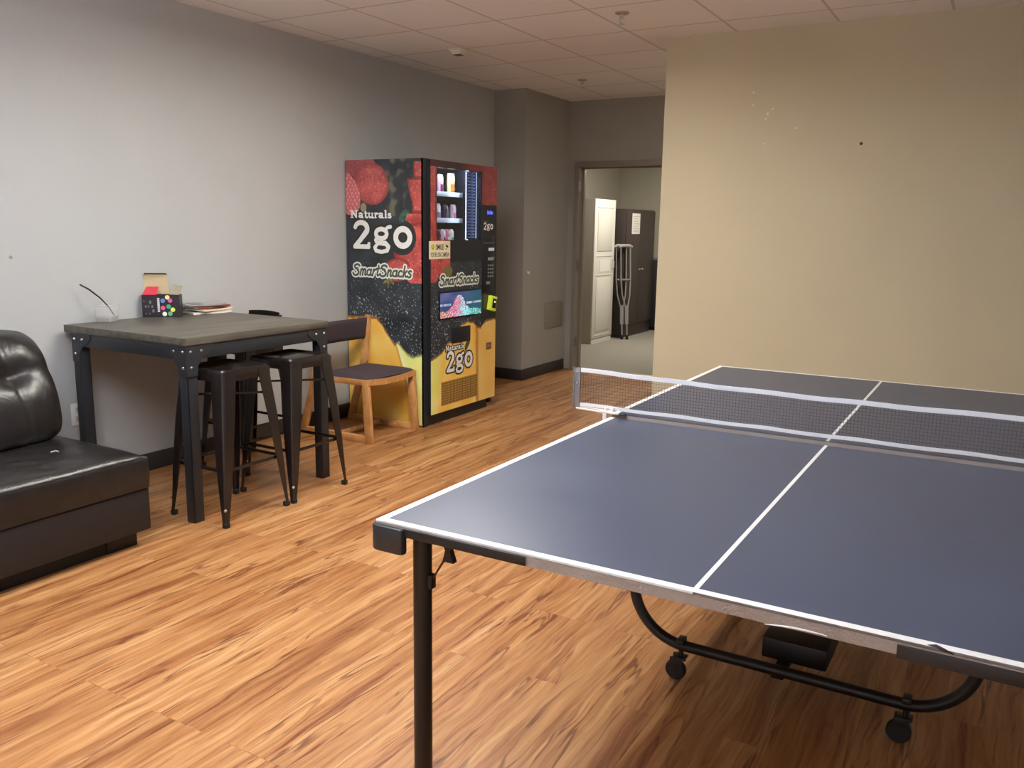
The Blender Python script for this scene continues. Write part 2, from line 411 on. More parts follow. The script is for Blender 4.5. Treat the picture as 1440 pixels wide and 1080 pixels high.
# ceiling troffers (out of frame: lamps read from shadows, plus added fill lamps)
m_diff = mat('lamp_diffuser', (240, 238, 230), .6, emit=(255, 236, 208), estr=1.2)
def troffer(x, y, power, col, label, z=H, sx=.6, sy=1.2, spread=PI, up=0, drop=0, upcol=(1, 1, 1)):
    t = thing('ceiling_light', label, 'ceiling light', (x, y, z), group='ceiling light panels')
    f = MB()
    if drop:      # added rods and an added uplight to brighten the ceiling
        for a in (-.4, .4):
            obj('hanger', MB().cyl((x, y+a, z-drop), (x, y+a, z), .006, 8), m_alu, t)
        l = bpy.data.lights.new('lamp', 'AREA'); l.shape = 'RECTANGLE'; l.size = sx-.04; l.size_y = sy-.04
        l.energy = up; l.color = upcol
        lo = bpy.data.objects.new('lamp', l); C.objects.link(lo); lo.location = (x, y, z-drop+.005); lo.rotation_euler = (PI, 0, 0)
        z = z-drop
    for a in (-1, 1):
        f.box((x+a*(sx/2)-.012, y-sy/2, z-.015), (x+a*(sx/2)+.012, y+sy/2, z), .002)
        f.box((x-sx/2, y+a*(sy/2)-.012, z-.015), (x+sx/2, y+a*(sy/2)+.012, z), .002)
    obj('frame', f, m_white, t)
    obj('diffuser', MB().box((x-sx/2+.012, y-sy/2+.012, z-.008), (x+sx/2-.012, y+sy/2-.012, z-.002)), m_diff, t)
    l = bpy.data.lights.new('lamp', 'AREA'); l.shape = 'RECTANGLE'; l.size = sx-.04; l.size_y = sy-.04
    l.energy = power; l.color = col; l.spread = spread
    lo = bpy.data.objects.new('lamp', l); C.objects.link(lo); lo.location = (x, y, z-.018)
    return t
PA, PB, UA, UB = 68, 42, 0, 150
troffer(-1.2, 1.94, PA, (1, .97, .88), 'rectangular ceiling light above the floor beside the ping-pong table', spread=math.radians(172))
troffer(-.75, -.48, PB, (.93, .96, 1.0), 'rectangular light panel hung over the floor in front of the sofa', up=UB, drop=.38, upcol=(.82, .9, 1))
troffer(.1, 5.25, 24, (1, .97, .9), 'added unseen ceiling light in the passage behind the tan wall')  # unseen fill lamp, added to lift the far walls
troffer(.4, -2.9, 45, (.86, .93, 1), 'added unseen ceiling light along the white wall behind the viewer', spread=math.radians(95))  # unseen wall washer, added for soft bounce off the white walls
troffer(-2.2, 8.4, 60, (1, .93, .82), 'added unseen ceiling light in the storage room beyond the doorway', z=2.62)  # unseen lamp added to light the storage room

# ------------------------------------------------------------------ ping-pong table
def blue_mat():
    m = mat('slate_blue_table_paint', (70, 79, 102), .30, spec=1.0)
    nt = m.node_tree; b = nt.nodes['Principled BSDF']
    tc = nt.nodes.new('ShaderNodeTexCoord'); n = nt.nodes.new('ShaderNodeTexNoise')
    n.inputs['Scale'].default_value = 2.2; n.inputs['Detail'].default_value = 5
    nt.links.new(tc.outputs['Object'], n.inputs['Vector'])
    nt.links.new(ramp(nt, n.outputs['Fac'], [(.3, lin((58, 66, 86))), (.7, lin((65, 73, 94)))]), b.inputs['Base Color'])
    r = nt.nodes.new('ShaderNodeMapRange'); r.inputs['To Min'].default_value = .3; r.inputs['To Max'].default_value = .42
    nt.links.new(n.outputs['Fac'], r.inputs['Value']); nt.links.new(r.outputs[0], b.inputs['Roughness'])
    n3 = nt.nodes.new('ShaderNodeTexNoise'); n3.inputs['Scale'].default_value = 300
    nt.links.new(tc.outputs['Object'], n3.inputs['Vector'])
    bp = nt.nodes.new('ShaderNodeBump'); bp.inputs['Strength'].default_value = .08; bp.inputs['Distance'].default_value = .0008
    nt.links.new(n3.outputs['Fac'], bp.inputs['Height']); nt.links.new(bp.outputs[0], b.inputs['Normal'])
    return m
m_blue = blue_mat()
m_line = mat('white_court_line', (240, 240, 238), .4)
m_chip = mat('raw_chipboard_edge', (158, 146, 138), .8, bump=(220, .8, .003))
TW, TL, TZ = 1.525, 2.74, .76
pp = thing('ping_pong_table', 'dark blue folding ping-pong table with white lines on black legs', 'ping-pong table', (TW/2, TL/2, 0))
def half(y0, y1, z0, z1, near):
    """one half of the playing surface with its lines; z0 at y0, z1 at y1"""
    def Z(y): return z0+(z1-z0)*(y-y0)/(y1-y0)
    th = .0235
    sh = Matrix.Identity(4)
    def slab(mb, xa, ya, xb, yb, top, h):
        b = bmesh.new()
        P = []
        for (x, y) in ((xa, ya), (xb, ya), (xb, yb), (xa, yb)):
            P.append((b.verts.new((x, y, Z(y)+top-h)), b.verts.new((x, y, Z(y)+top))))
        b.faces.new([p[0] for p in P][::-1]); b.faces.new([p[1] for p in P])
        for k in range(4): b.faces.new((P[k][0], P[(k+1) % 4][0], P[(k+1) % 4][1], P[k][1]))
        mb._merge(b)
    top = MB(); slab(top, .0015, y0+.0015, TW-.0015, y1-.0015, 0, .004)
    t = obj('tabletop', top, m_blue, pp)
    core = MB(); slab(core, .0, y0, TW, y1, -.004, th if near else .016)
    obj('edge_core', core, m_chip, t)
    ln = MB(); e = .0004; wd = .02
    slab(ln, 0, y0, wd, y1, e, .0052); slab(ln, TW-wd, y0, TW, y1, e, .0052)
    if near: slab(ln, wd, y0, TW-wd, y0+wd, e, .0052)
    else: slab(ln, wd, y1-wd, TW-wd, y1, e, .0052)
    ln2 = MB()
    slab(ln, TW/2-.0015-.0035, y0+(wd if near else 0), TW/2+.005, y1-(0 if near else wd), e, .001)
    obj('court_lines', ln, m_line, t)
half(0, 1.362, .761, .752, True)
half(1.378, TL, .764, .762, False)
# frame under the top
fr = MB()
for (a, c, z) in ((.012, 1.35, .715), (1.39, TL-.012, .72)):
    for x in (.045, TW-.045): fr.box((x-.012, a+.02, .712), (x+.012, c-.01, z+.012), .002)
    for y in (a+.045, c-.03): fr.box((.032, y-.012, .714), (TW-.032, y+.012, z+.012), .002)
obj('apron_frame', fr, m_black, pp)
# painted steel edge strips on the near end, chipboard bare between them
es = MB().box((.08, -.003, .7335), (.40, .004, .7535), .001)
obj('edge_strip', es, m_black, pp)
es = MB().box((1.12, -.003, .728), (TW-.06, .004, .7525), .001)
obj('edge_strip', es, m_black, pp)
# white sliver peeling off the bare edge
pts = [(.90+.012*k, -.0025, .7325+.006*math.sin(k/9*PI)*.5+.0006*k) for k in range(10)]
obj('peeling_strip', MB().tube(pts, [.0008+.0012*math.sin(k/9*PI) for k in range(10)], 6), m_line, pp)
ch = MB().tube([(1.165, .004, .7602), (1.178, .003, .7625), (1.19, .001, .7605), (1.205, -.001, .7575)], [.0015, .0035, .0025, .001], 7)
obj('chipped_corner', ch, m_black, pp)
# corner guards
for (x, y, sx, sy) in ((0, 0, 1, 1), (TW, 0, -1, 1), (0, TL, 1, -1), (TW, TL, -1, -1)):
    g = MB().prism([(x-sx*.012+sx*p[0], y-sy*.012+sy*p[1]) for p in ((0, .022), (.003, .010), (.010, .003), (.022, 0), (.088, 0), (.095, .004), (.095, .022), (.03, .028), (.028, .085), (.018, .09), (0, .085))], 'z', .690, .7525, bev=.005)
    obj('corner_guard', g, mat('black_plastic_guard', (42, 43, 46), .32), pp)
# end legs, with feet
m_leg = mat('satin_black_leg', (19, 18, 20), .4)
for (x, y) in ((.09, .06), (TW-.09, .06), (.09, TL-.06), (TW-.09, TL-.06)):
    l = obj('leg', MB().tube([(x, y, .03), (x, y, .728)], .0225, 20), m_leg, pp)
    obj('foot', MB().lathe([(.001, 0), (.026, 0), (.027, .012), (.024, .034), (.001, .034)], (x, y, 0)), m_rubber, l)
    s = 1 if x < .5 else -1; d = 1 if y < 1 else -1
    bx = x+s*.075
    br = MB().prism([(bx-.016, .722), (bx+.016, .722), (bx+.007, .700), (bx+.017, .672), (bx-.013, .672), (bx-.006, .700)], 'y', y-.008, y+.008)
    br.box((bx-.02, y-.02, .715), (bx+.02, y+.02, .725))
    p = obj('brace_bracket', br, m_leg, pp)
    obj('brace_rod', MB().cyl((bx-s*.008, y, .682), (x+s*.028, y, .617), .0028, 8), mat('brown_rod', (92, 60, 50), .4, metal=.5), p)
    obj('brace_clip', MB().box((min(x+s*.02, x+s*.032), y-.01, .595), (max(x+s*.02, x+s*.032), y+.01, .63), .002), m_leg, pp)
# U-shaped undercarriage tubes with casters
def uframe(y):
    pts = [(.262, y, .72), (.262, y, .30)]
    R = .18
    for k in range(1, 13):
        a = k/12*PI/2; pts.append((.262+R-R*math.cos(a), y, .30-R*math.sin(a)))
    for k in range(0, 13):
        a = k/12*PI/2; pts.append((TW-.262-R+R*math.sin(a), y, .12+R-R*math.cos(a)))
    pts += [(TW-.262, y, .72)]
    u = obj('support_frame', MB().tube(pts, .0175, 16), m_leg, pp)
    for x in (.43, TW-.43):
        c = MB().cyl((x, y, .075), (x, y, .125), .008).box((x-.03, y-.019, .058), (x+.012, y-.015, .082), .001).box((x-.03, y+.015, .058), (x+.012, y+.019, .082), .001)
        c.box((x-.022, y-.02, .078), (x+.02, y+.02, .084), .002).box((x-.012, y-.022, .128), (x+.012, y+.022, .146), .003)
        k = obj('caster', c, m_black, pp)
        obj('wheel', MB().lathe([(.001, -.012), (.03, -.012), (.034, -.006), (.034, .006), (.03, .012), (.001, .012)], (x-.014, y, .034), 24, M=Matrix.Rotation(PI/2, 4, 'X')), m_rubber, k)
    return u
uframe(1.0); uframe(1.74)
for x in (.262, TW-.262):
    obj('side_rail', MB().bar((x, 1.0, .30), (x, 1.74, .30), .03, .03, .003), m_leg, pp)
    obj('fold_link', MB().bar((x, 1.06, .31), (x, .16, .715), .022, .006, .001), m_leg, pp)
    obj('fold_link', MB().bar((x, 1.68, .31), (x, TL-.16, .715), .022, .006, .001), m_leg, pp)
obj('latch_housing', MB().box((.71, 1.02, .08), (.75, 1.72, .10), .004).box((.66, 1.10, .10), (.86, 1.32, .17), .008), m_black, pp)

# net
net = thing('table_tennis_net', 'low net with white top tape clamped across the ping-pong table', 'net', (TW/2, 1.37, .765))
NY = 1.392; NZ0, NZ1 = .775, .915
def netx(u): return -.15+(TW+.30)*u
def sag(u): return -.012*math.sin(PI*u)
for s_, x in ((1, -.152), (-1, TW+.152)):
    p = MB().box((x-.012, NY-.004, .762), (x+.012, NY+.004, .918), .002).cyl((x-s_*.016, NY, .762), (x-s_*.016, NY, .92), .0035, 10)
    post = obj('net_post', p, mat('clear_grey_plastic', (132, 134, 138), .25, metal=.4), net)
    for zz in (.862, .9): obj('post_screw', MB().cyl((x, NY-.007, zz), (x, NY+.006, zz), .0045, 10), m_steel, post)
    xe = 0 if s_ > 0 else TW
    a = MB().tube([(x, NY-.006, .764), (xe-s_*.012, NY-.022, .764)], .004, 10).tube([(x, NY+.01, .766), (xe-s_*.012, NY+.004, .766)], .003, 10)
    a.box((min(xe-s_*.045, xe+s_*.035), NY-.036, .7645), (max(xe-s_*.045, xe+s_*.035), NY-.014, .7725), .002)
    a.box((min(xe-s_*.03, xe-s_*.015), NY-.036, .73), (max(xe-s_*.03, xe-s_*.015), NY-.014, .77), .002)
    a.box((min(xe-s_*.03, xe+s_*.03), NY-.036, .722), (max(xe-s_*.03, xe+s_*.03), NY-.014, .73), .002)
    a.cyl((xe+s_*.005, NY-.024, .77), (xe+s_*.005, NY-.024, .786), .007, 10).cyl((xe-s_*.02, NY-.024, .77), (xe-s_*.02, NY-.024, .784), .006, 10)
    obj('clamp', a, m_white, net)
    obj('clamp_pad', MB().box((min(xe+s_*.036, xe+s_*.055), NY-.037, .7645), (max(xe+s_*.036, xe+s_*.055), NY-.016, .7685), .001), m_rubber, net)
def tape(z, h, droop):
    def f(u, v, side):
        return (netx(.006+.988*u), NY+side*.0022, z+droop*sag(u)-h/2+h*v+.0012*math.sin(u*37))
    m = MB(); m.surf(lambda u, v: f(u, v, -1), 60, 1).surf(lambda u, v: f(u, v, 1), 60, 1)
    m.surf(lambda u, v: (f(u, 1, -1)[0], NY-.0022+.0044*v, f(u, 1, 1)[2]), 60, 1)
    m.surf(lambda u, v: (f(u, 1, -1)[0], NY-.0022+.0044*v, f(u, 0, 1)[2]), 60, 1)
    return m
m_tape = mat('white_net_tape', (232, 234, 240), .7)
obj('top_tape', tape(.911, .0155, 1), m_tape, net)
obj('bottom_tape', tape(.779, .0125, .15), m_tape, net)
th = MB(); bm = th.bm
def thread(a, c, r=.00034):
    a, c = Vector(a), Vector(c); d = (c-a).normalized(); u = d.cross(Vector((0, 1, 0))).normalized()*r; v = Vector((0, r, 0))
    A = [bm.verts.new(a+p) for p in (u+v, u-v, -u-v, -u+v)]; B = [bm.verts.new(c+p) for p in (u+v, u-v, -u-v, -u+v)]
    for k in range(4): bm.faces.new((A[k], A[(k+1) % 4], B[(k+1) % 4], B[k]))
n = 170
for i in range(1, n):
    u = i/n; thread((netx(u), NY, .783), (netx(u), NY, .905+sag(u)))
for j in range(11):
    zz = j/10
    for i in range(12):
        u0, u1 = i/12, (i+1)/12
        thread((netx(u0), NY, .784+(.121+sag(u0))*zz), (netx(u1), NY, .784+(.121+sag(u1))*zz))
obj('netting', th, mat('dark_net_cord', (44, 36, 54), .8), net)

# ------------------------------------------------------------------ high table
ht = thing('high_table', 'square counter-height table with grey-brown top on black steel legs', 'table', (-2.52, 1.64, 0))
m_top = bpy.data.materials.new('grey_brown_tabletop'); m_top.use_nodes = True
nt = m_top.node_tree; b = nt.nodes['Principled BSDF']; L = nt.links.new
tc = nt.nodes.new('ShaderNodeTexCoord'); mp = N('ShaderNodeMapping'); mp.inputs['Scale'].default_value = (28, 2.2, 28); L(tc.outputs['Object'], mp.inputs['Vector'])
n = N('ShaderNodeTexNoise'); n.inputs['Scale'].default_value = 1; n.inputs['Detail'].default_value = 5; L(mp.outputs[0], n.inputs['Vector'])
L(ramp(nt, n.outputs['Fac'], [(.3, lin((62, 58, 51))), (.5, lin((82, 77, 68))), (.72, lin((100, 93, 82)))]), b.inputs['Base Color'])
b.inputs['Roughness'].default_value = .42
X0, X1, Y0, Y1 = -2.985, -2.055, 1.155, 2.125
obj('tabletop', MB().box((X0, Y0, .868), (X1, Y1, .905), .003), m_top, ht)
ap = MB()
g = .035
for x in (X0+.057, X1-g*.3):
    ap.box((x-.004, Y0+.02, .80), (x+.004, Y1-.02, .868), .001)
for y in (Y0+g*.3, Y1-g*.3):
    ap.box((X0+.062, y-.004, .80), (X1-.02, y+.004, .868), .001)
obj('apron', ap, m_blackmetal, ht)
for (x, y, sx, sy) in ((X0+.055, Y0+.008, 1, 1), (X1-.008, Y0+.008, -1, 1), (X0+.055, Y1-.008, 1, -1), (X1-.008, Y1-.008, -1, -1)):
    lw = .056; T = .005
    def bx(a, c): return (min(a, c), max(a, c))
    lm = MB()
    xa, xb = bx(x, x+sx*lw); ya, yb = bx(y, y+sy*T); lm.box((xa, ya, 0), (xb, yb, .866), .001)
    xa, xb = bx(x, x+sx*T); ya, yb = bx(y, y+sy*lw); lm.box((xa, ya, 0), (xb, yb, .866), .001)
    xa, xb = bx(x+sx*T, x+sx*lw); ya, yb = bx(y+sy*(lw-T), y+sy*lw); lm.box((xa, ya, 0), (xb, yb, .80), .001)
    xa, xb = bx(x+sx*(lw-T), x+sx*lw); ya, yb = bx(y+sy*T, y+sy*lw); lm.box((xa, ya, 0), (xb, yb, .80), .001)
    leg = obj('leg', lm, m_blackmetal, ht)
    gp = MB()
    e = -.0045
    poly = [(0, .866), (.155, .866), (.155, .845), (.125, .818), (.085, .80), (.06, .765), (.056, .72), (0, .72)]
    gp.prism([(x+sx*p[0], p[1]) for p in poly], 'y', *bx(y+sy*e, y))
    gp.prism([(y+sy*p[0], p[1]) for p in poly], 'x', *bx(x+sx*e, x))
    gs = obj('gusset_plate', gp, m_blackmetal, leg)
    for (u, z) in ((.022, .838), (.085, .838), (.024, .762)):
        pr_ = [(.001, 0), (.0078, 0), (.006, .003), (.001, .0046)]
        obj('bolt', MB().lathe(pr_, (x+sx*u, y+sy*e, z), 12, M=Matrix.Rotation(PI/2*sy, 4, 'X')), m_steel, leg)
        obj('bolt', MB().lathe(pr_, (x+sx*e, y+sy*u, z), 12, M=Matrix.Rotation(-PI/2*sx, 4, 'Y')), m_steel, leg)

# ------------------------------------------------------------------ metal bar stools
def lsec(cx, cy, w, z, sx, sy, t=.0035, r=.014):
    """L-shaped leg section: rounded outer corner at (cx,cy), arms of length w pointing inwards"""
    r = min(r, w*.6); out = []; inn = []
    out.append((w, 0))
    for k in range(7):
        a = PI/2*k/6; out.append((r-r*math.sin(a), r-r*math.cos(a)))
    out.append((0, w))
    ri = max(r-t, .001)
    inn.append((t, w))
    for k in range(7):
        a = PI/2*(6-k)/6; inn.append((t+ri-ri*math.sin(a), t+ri-ri*math.cos(a)))
    inn.append((w, t))
    return [(cx+sx*p[0], cy+sy*p[1], z) for p in out+inn]
def rsq(h, r, z, n=6):
    pts = []
    for q, (sx, sy) in enumerate(((1, 1), (-1, 1), (-1, -1), (1, -1))):
        for k in range(n+1):
            a = PI/2*(q+k/n); pts.append((sx*(h-r)+r*math.cos(a), sy*(h-r)+r*math.sin(a), z))
    return pts
def make_stool(label, back=False, hs=.75, fx=.195, fy=.208):
    name = 'bar_stool'
    t = thing(name, label, 'stool', (0, 0, 0), 0, None if back else 'backless metal bar stools', world=False)
    hh = .153
    # seat: pressed sheet with rolled rim and a hand slot
    n = 6; outer = [rsq(hh-.002, .03, hs-.058, n), rsq(hh, .03, hs-.03, n), rsq(hh-.001, .03, hs-.008, n), rsq(hh-.005, .028, hs-.001, n), rsq(hh-.014, .024, hs, n), rsq(hh-.026, .018, hs-.006, n)]
    slot = []
    for p in outer[0]:
        a = math.atan2(p[1], p[0]); slot.append((math.cos(a)*.009, math.copysign(min(abs(math.sin(a))*1.25, 1), math.sin(a))*.052, hs-.007))
    s2 = [(p[0], p[1], hs-.016) for p in slot]
    rings = outer+[slot, s2]
    inner = [[(p[0]*.985, p[1]*.985, p[2]) for p in outer[0]]]
    sm = MB(); sm.loft(rings, cap=False)
    sm.loft([outer[0], rsq(hh-.006, .03, hs-.058, n), rsq(hh-.006, .03, hs-.012, n), [(p[0], p[1], hs-.016) for p in slot]], cap=False)
    seat = obj('seat', sm, m_stool, t, sharp=50)
    for (sx, sy) in ((-1, -1), (1, -1), (1, 1), (-1, 1)):
        secs = []
        for z, w_, f in ((hs-.012, .082, 0), (hs-.06, .080, .02), (.5, .071, .42), (.3, .056, .72), (.14, .038, .9), (.05, .026, 1.0), (.012, .022, 1.06)):
            cx = sx*((hh+.001)+(fx-hh)*f); cy = sy*((hh+.001)+(fy-hh)*f)
            secs.append(lsec(cx, cy, w_, z, -sx, -sy))
        leg = obj('leg', MB().loft(secs), m_stool, t, sharp=50)
        cx = sx*(fx+.004); cy = sy*(fy+.004)
        obj('rubber_foot', MB().box((min(cx, cx-sx*.028), min(cy, cy-sy*.028), 0), (max(cx, cx-sx*.028), max(cy, cy-sy*.028), .026), .005), m_rubber, leg)
        d = Vector((sx, sy, 0)).normalized()
        c = Vector((sx*(fx-.0035), sy*(fy-.0035), .088))
        q = Vector((0, 0, 1)).rotation_difference(d).to_matrix().to_4x4()
        obj('rivet', MB().lathe([(.001, 0), (.008, 0), (.006, .004), (.001, .005)], tuple(c), 12, M=q), m_steel, leg)
    zb = .272; ax = hh+(fx-hh)*.76-.012; ay = hh+(fy-hh)*.76-.012
    for s_ in (-1, 1):
        obj('footrest', MB().bar((-ax, s_*ay, zb), (ax, s_*ay, zb), .0055, .016, .001, up=(0, 0, 1)), m_stool, t)
        obj('footrest', MB().bar((s_*ax, -ay, zb), (s_*ax, ay, zb), .0055, .016, .001, up=(0, 0, 1)), m_stool, t)
    k = hh+.006
    obj('cross_brace', MB().bar((-k, -k, .605), (k, k, .605), .004, .012, .001).bar((-k, k, .610), (k, -k, .610), .004, .012, .001), m_stool, t)
    if back:
        for s_ in (-1, 1):
            obj('back_post', MB().bar((s_*.14, .152, hs-.02), (s_*.125, .158, .90), .022, .008, .002), m_stool, t)
        pts = []
        def f(u, v):
            a = (u-.5)*2; return (a*.125, .150+.014*(1-a*a), .872+.048*v-.006*a*a)
        m = MB().surf(f, 16, 2).surf(lambda u, v: (f(u, v)[0], f(u, v)[1]+.006, f(u, v)[2]), 16, 2)
        m.surf(lambda u, v: (f(u, 1)[0], f(u, 1)[1]+.006*v, f(u, 1)[2]), 16, 1)
        obj('backrest', m, m_stool, t)
    return t
s1 = make_stool('glossy dark metal bar stool at the near front leg of the high table')
s1.location = (-2.078, 1.400, 0)
s2 = dup(s1, (-2.075, 1.846, 0), 0, 'glossy dark metal bar stool second from the sofa, nearer the vending machine')
s3 = make_stool('dark metal bar stool with low back, pushed under far side of high table', back=True)
s3.location = (-2.655, 2.07, 0)
s3['W_'] = 0; del s3['W_']

# ------------------------------------------------------------------ wooden chair
m_oak = bpy.data.materials.new('honey_oak'); m_oak.use_nodes = True
nt = m_oak.node_tree; b = nt.nodes['Principled BSDF']; L = nt.links.new
tc = nt.nodes.new('ShaderNodeTexCoord'); mp = N('ShaderNodeMapping'); mp.inputs['Scale'].default_value = (6, 30, 6); L(tc.outputs['Object'], mp.inputs['Vector'])
n = N('ShaderNodeTexNoise'); n.inputs['Scale'].default_value = 2; n.inputs['Detail'].default_value = 5; L(mp.outputs[0], n.inputs['Vector'])
L(ramp(nt, n.outputs['Fac'], [(.3, lin((176, 122, 70))), (.6, lin((206, 152, 94))), (.8, lin((216, 166, 108)))]), b.inputs['Base Color'])
b.inputs['Roughness'].default_value = .38
m_uph = mat('plum_brown_upholstery', (62, 50, 58), .8, bump=(400, .5, .001))
wc = thing('wooden_chair', 'oak sled-base chair with plum upholstery beside the vending machine', 'chair', (-2.6, 3.07, 0))
def side(ya, yb):
    m = MB()
    m.prism([(-2.375, .045), (-2.325, 0), (-2.322, .0), (-2.350, .43), (-2.40, .43)], 'y', ya, yb, bev=.003)
    return m
CY0, CY1 = 2.815, 3.345
for (ya, yb) in ((CY0, CY0+.028), (CY1-.028, CY1)):
    obj('leg', MB().prism([(-2.382, .0), (-2.322, 0), (-2.352, .43), (-2.405, .43)], 'y', ya, yb, bev=.003), m_oak, wc)
    obj('runner', MB().prism([(-2.38, 0), (-2.38, .05), (-2.925, .05), (-2.97, .0)], 'y', ya, yb, bev=.003), m_oak, wc)
    obj('leg', MB().prism([(-2.97, .012), (-2.905, .045), (-2.79, .44), (-2.775, .46), (-2.745, .795), (-2.785, .80), (-2.83, .47)], 'y', ya, yb, bev=.003), m_oak, wc)
    obj('side_rail', MB().prism([(-2.345, .432), (-2.345, .392), (-2.82, .385), (-2.82, .425)], 'y', ya+.002, yb-.002, bev=.003), m_oak, wc)
def rail(x0, x1, dip, z):
    def q(u, t, v): return (x0+(x1-x0)*t, CY0+.028+(CY1-CY0-.056)*u, z+.042*v-dip*math.sin(PI*u))
    n = 16
    rings = [[q(i/n, 0, 0), q(i/n, 1, 0), q(i/n, 1, 1), q(i/n, 0, 1)] for i in range(n+1)]
    return MB().loft(rings)
obj('front_rail', rail(-2.375, -2.350, .014, .392), m_oak, wc)
obj('rear_rail', rail(-2.80, -2.775, 0, .38), m_oak, wc)
obj('stretcher', MB().box((-2.66, CY0+.028, .012), (-2.635, CY1-.028, .042), .003), m_oak, wc)
def cushion(x0, x1, y0, y1, z, h, dip, n=24):
    m = MB()
    def top(u, v):
        e = (1-abs(2*u-1)**6)*(1-abs(2*v-1)**6)
        return (x0+(x1-x0)*u, y0+(y1-y0)*v, z+h*e**.4-dip*math.sin(PI*v)*math.sin(PI*u)**.3)
    def bot(u, v):
        return (x0+(x1-x0)*u, y0+(y1-y0)*v, z-dip*math.sin(PI*v)*math.sin(PI*u)**.3*(1 if 0 < u < 1 else 0)-.004)
    m.surf(top, n, n); m.surf(lambda u, v: (x0+(x1-x0)*u, y0+(y1-y0)*v, z-dip*(math.sin(PI*v) if 0 < v < 1 else 0)*(math.sin(PI*u)**.3 if 0 < u < 1 else 0)-.0), n, n)
    return m
obj('seat', cushion(-2.80, -2.352, CY0+.006, CY1-.006, .430, .028, .016), m_uph, wc)
# backrest pad, slightly curved between the posts
def pad(u, v, s_):
    y = CY0+.020+(CY1-CY0-.040)*u; bow = .03*math.sin(PI*u); e = (1-abs(2*u-1)**8)**.5*(1-abs(2*v-1)**6)**.5
    z = .625+.155*v; x = -2.765-.02*(1-v)-bow*.6
    return (x+s_*.016*e, y, z)
obj('backrest', MB().surf(lambda u, v: pad(u, v, 1), 24, 10).surf(lambda u, v: pad(u, v, -1), 24, 10), m_uph, wc)

# ------------------------------------------------------------------ leather sofa
m_leather = bpy.data.materials.new('espresso_leather'); m_leather.use_nodes = True
nt = m_leather.node_tree; b = nt.nodes['Principled BSDF']; L = nt.links.new
tc = nt.nodes.new('ShaderNodeTexCoord')
n = N('ShaderNodeTexNoise'); n.inputs['Scale'].default_value = 9; n.inputs['Detail'].default_value = 6; n.inputs['Distortion'].default_value = 1.2; L(tc.outputs['Object'], n.inputs['Vector'])
vo = N('ShaderNodeTexVoronoi'); vo.inputs['Scale'].default_value = 170; L(tc.outputs['Object'], vo.inputs['Vector'])
L(ramp(nt, n.outputs['Fac'], [(.35, lin((24, 21, 20))), (.7, lin((33, 29, 28)))]), b.inputs['Base Color'])
b.inputs['Roughness'].default_value = .34; b.inputs['Specular IOR Level'].default_value = .55
bp = N('ShaderNodeBump'); bp.inputs['Strength'].default_value = .5; bp.inputs['Distance'].default_value = .008
bp2 = N('ShaderNodeBump'); bp2.inputs['Strength'].default_value = .15; bp2.inputs['Distance'].default_value = .001
L(n.outputs['Fac'], bp.inputs['Height']); L(vo.outputs['Distance'], bp2.inputs['Height']); L(bp.outputs[0], bp2.inputs['Normal']); L(bp2.outputs[0], b.inputs['Normal'])
m_sofabase = mat('matt_black_sofa_side', (27, 23, 24), .55, bump=(8, .3, .01))
sofa = thing('leather_sofa', 'dark brown leather armless sofa with tufted back cushions against the grey wall', 'sofa', (-2.5, .1, 0))
SY0, SY1 = -1.35, .885
# base with stepped underside
bs = MB().box((-2.99, SY0, .075), (-2.005, SY1-.004, .272), .012, 3).box((-2.99, SY0+.02, .0), (-2.06, SY0+.25, .08), .004).box((-2.97, SY1-.19, .0), (-2.065, SY1-.04, .08), .004)
obj('base', bs, m_sofabase, sofa)
obj('plinth', MB().box((-2.95, SY0+.22, .0), (-2.075, SY1-.185, .068)), m_rubber, sofa)
def seatc(y0, y1):
    m = MB(); x0, x1 = -2.72, -1.999
    nx, ny = 30, 34
    def P(u, v, w):
        pass
    def top(u, v):
        eu = 1-abs(2*u-1)**9; ev = 1-abs(2*v-1)**9
        cr = .010*noise.noise(Vector((u*5, v*6, y0)))+.006*noise.noise(Vector((u*14, v*13, y0+4)))
        return (x0+(x1-x0)*u, y0+(y1-y0)*v, .412+.028*(max(eu*ev, 0))**.45+cr*min(1, 6*min(u, 1-u, v, 1-v)))
    m.surf(top, nx, ny)
    # puffed vertical band under the seam
    per = []
    for i in range(nx): per.append((i/nx, 0))
    for j in range(ny): per.append((1, j/ny))
    for i in range(nx): per.append((1-i/nx, 1))
    for j in range(ny): per.append((0, 1-j/ny))
    nrm = {}
    rings = []
    for k in range(8):
        w_ = k/7; ring = []
        for (u, v) in per:
            x, y, z = top(u, v)
            dx = (1 if u == 1 else (-1 if u == 0 else 0)); dy = (1 if v == 1 else (-1 if v == 0 else 0))
            b_ = .006*math.sin(PI*w_)**.7+.004*noise.noise(Vector((x*7, y*7, w_*3)))*math.sin(PI*w_)
            ring.append((x+dx*b_, y+dy*b_*.6, z-(z-.272)*w_))
        rings.append(ring)
    m.loft(rings, cap=False)
    return m
m_thread = mat('faded_seam', (72, 66, 62), .7)
for (y0, y1) in ((SY0+.01, -.235), (-.225, SY1-.012)):
    sc_ = obj('seat_cushion', seatc(y0, y1), m_leather, sofa, sharp=70)
    sp_ = [(-2.001, y0+.02+(y1-y0-.04)*k/40, .4135+.0015*math.sin(k*2.3)) for k in range(41)]
    obj('piping', MB().tube(sp_, .003, 8), m_sofabase, sc_)
    st_ = MB()
    for k in range(70):
        yy = y0+.03+(y1-y0-.06)*k/70
        st_.bar((-2.013, yy, .4255+.002*math.sin(k*.9)), (-2.013, yy+.008, .4255+.002*math.sin(k*.9+.5)), .0018, .0018)
    obj('stitching', st_, m_thread, sc_)
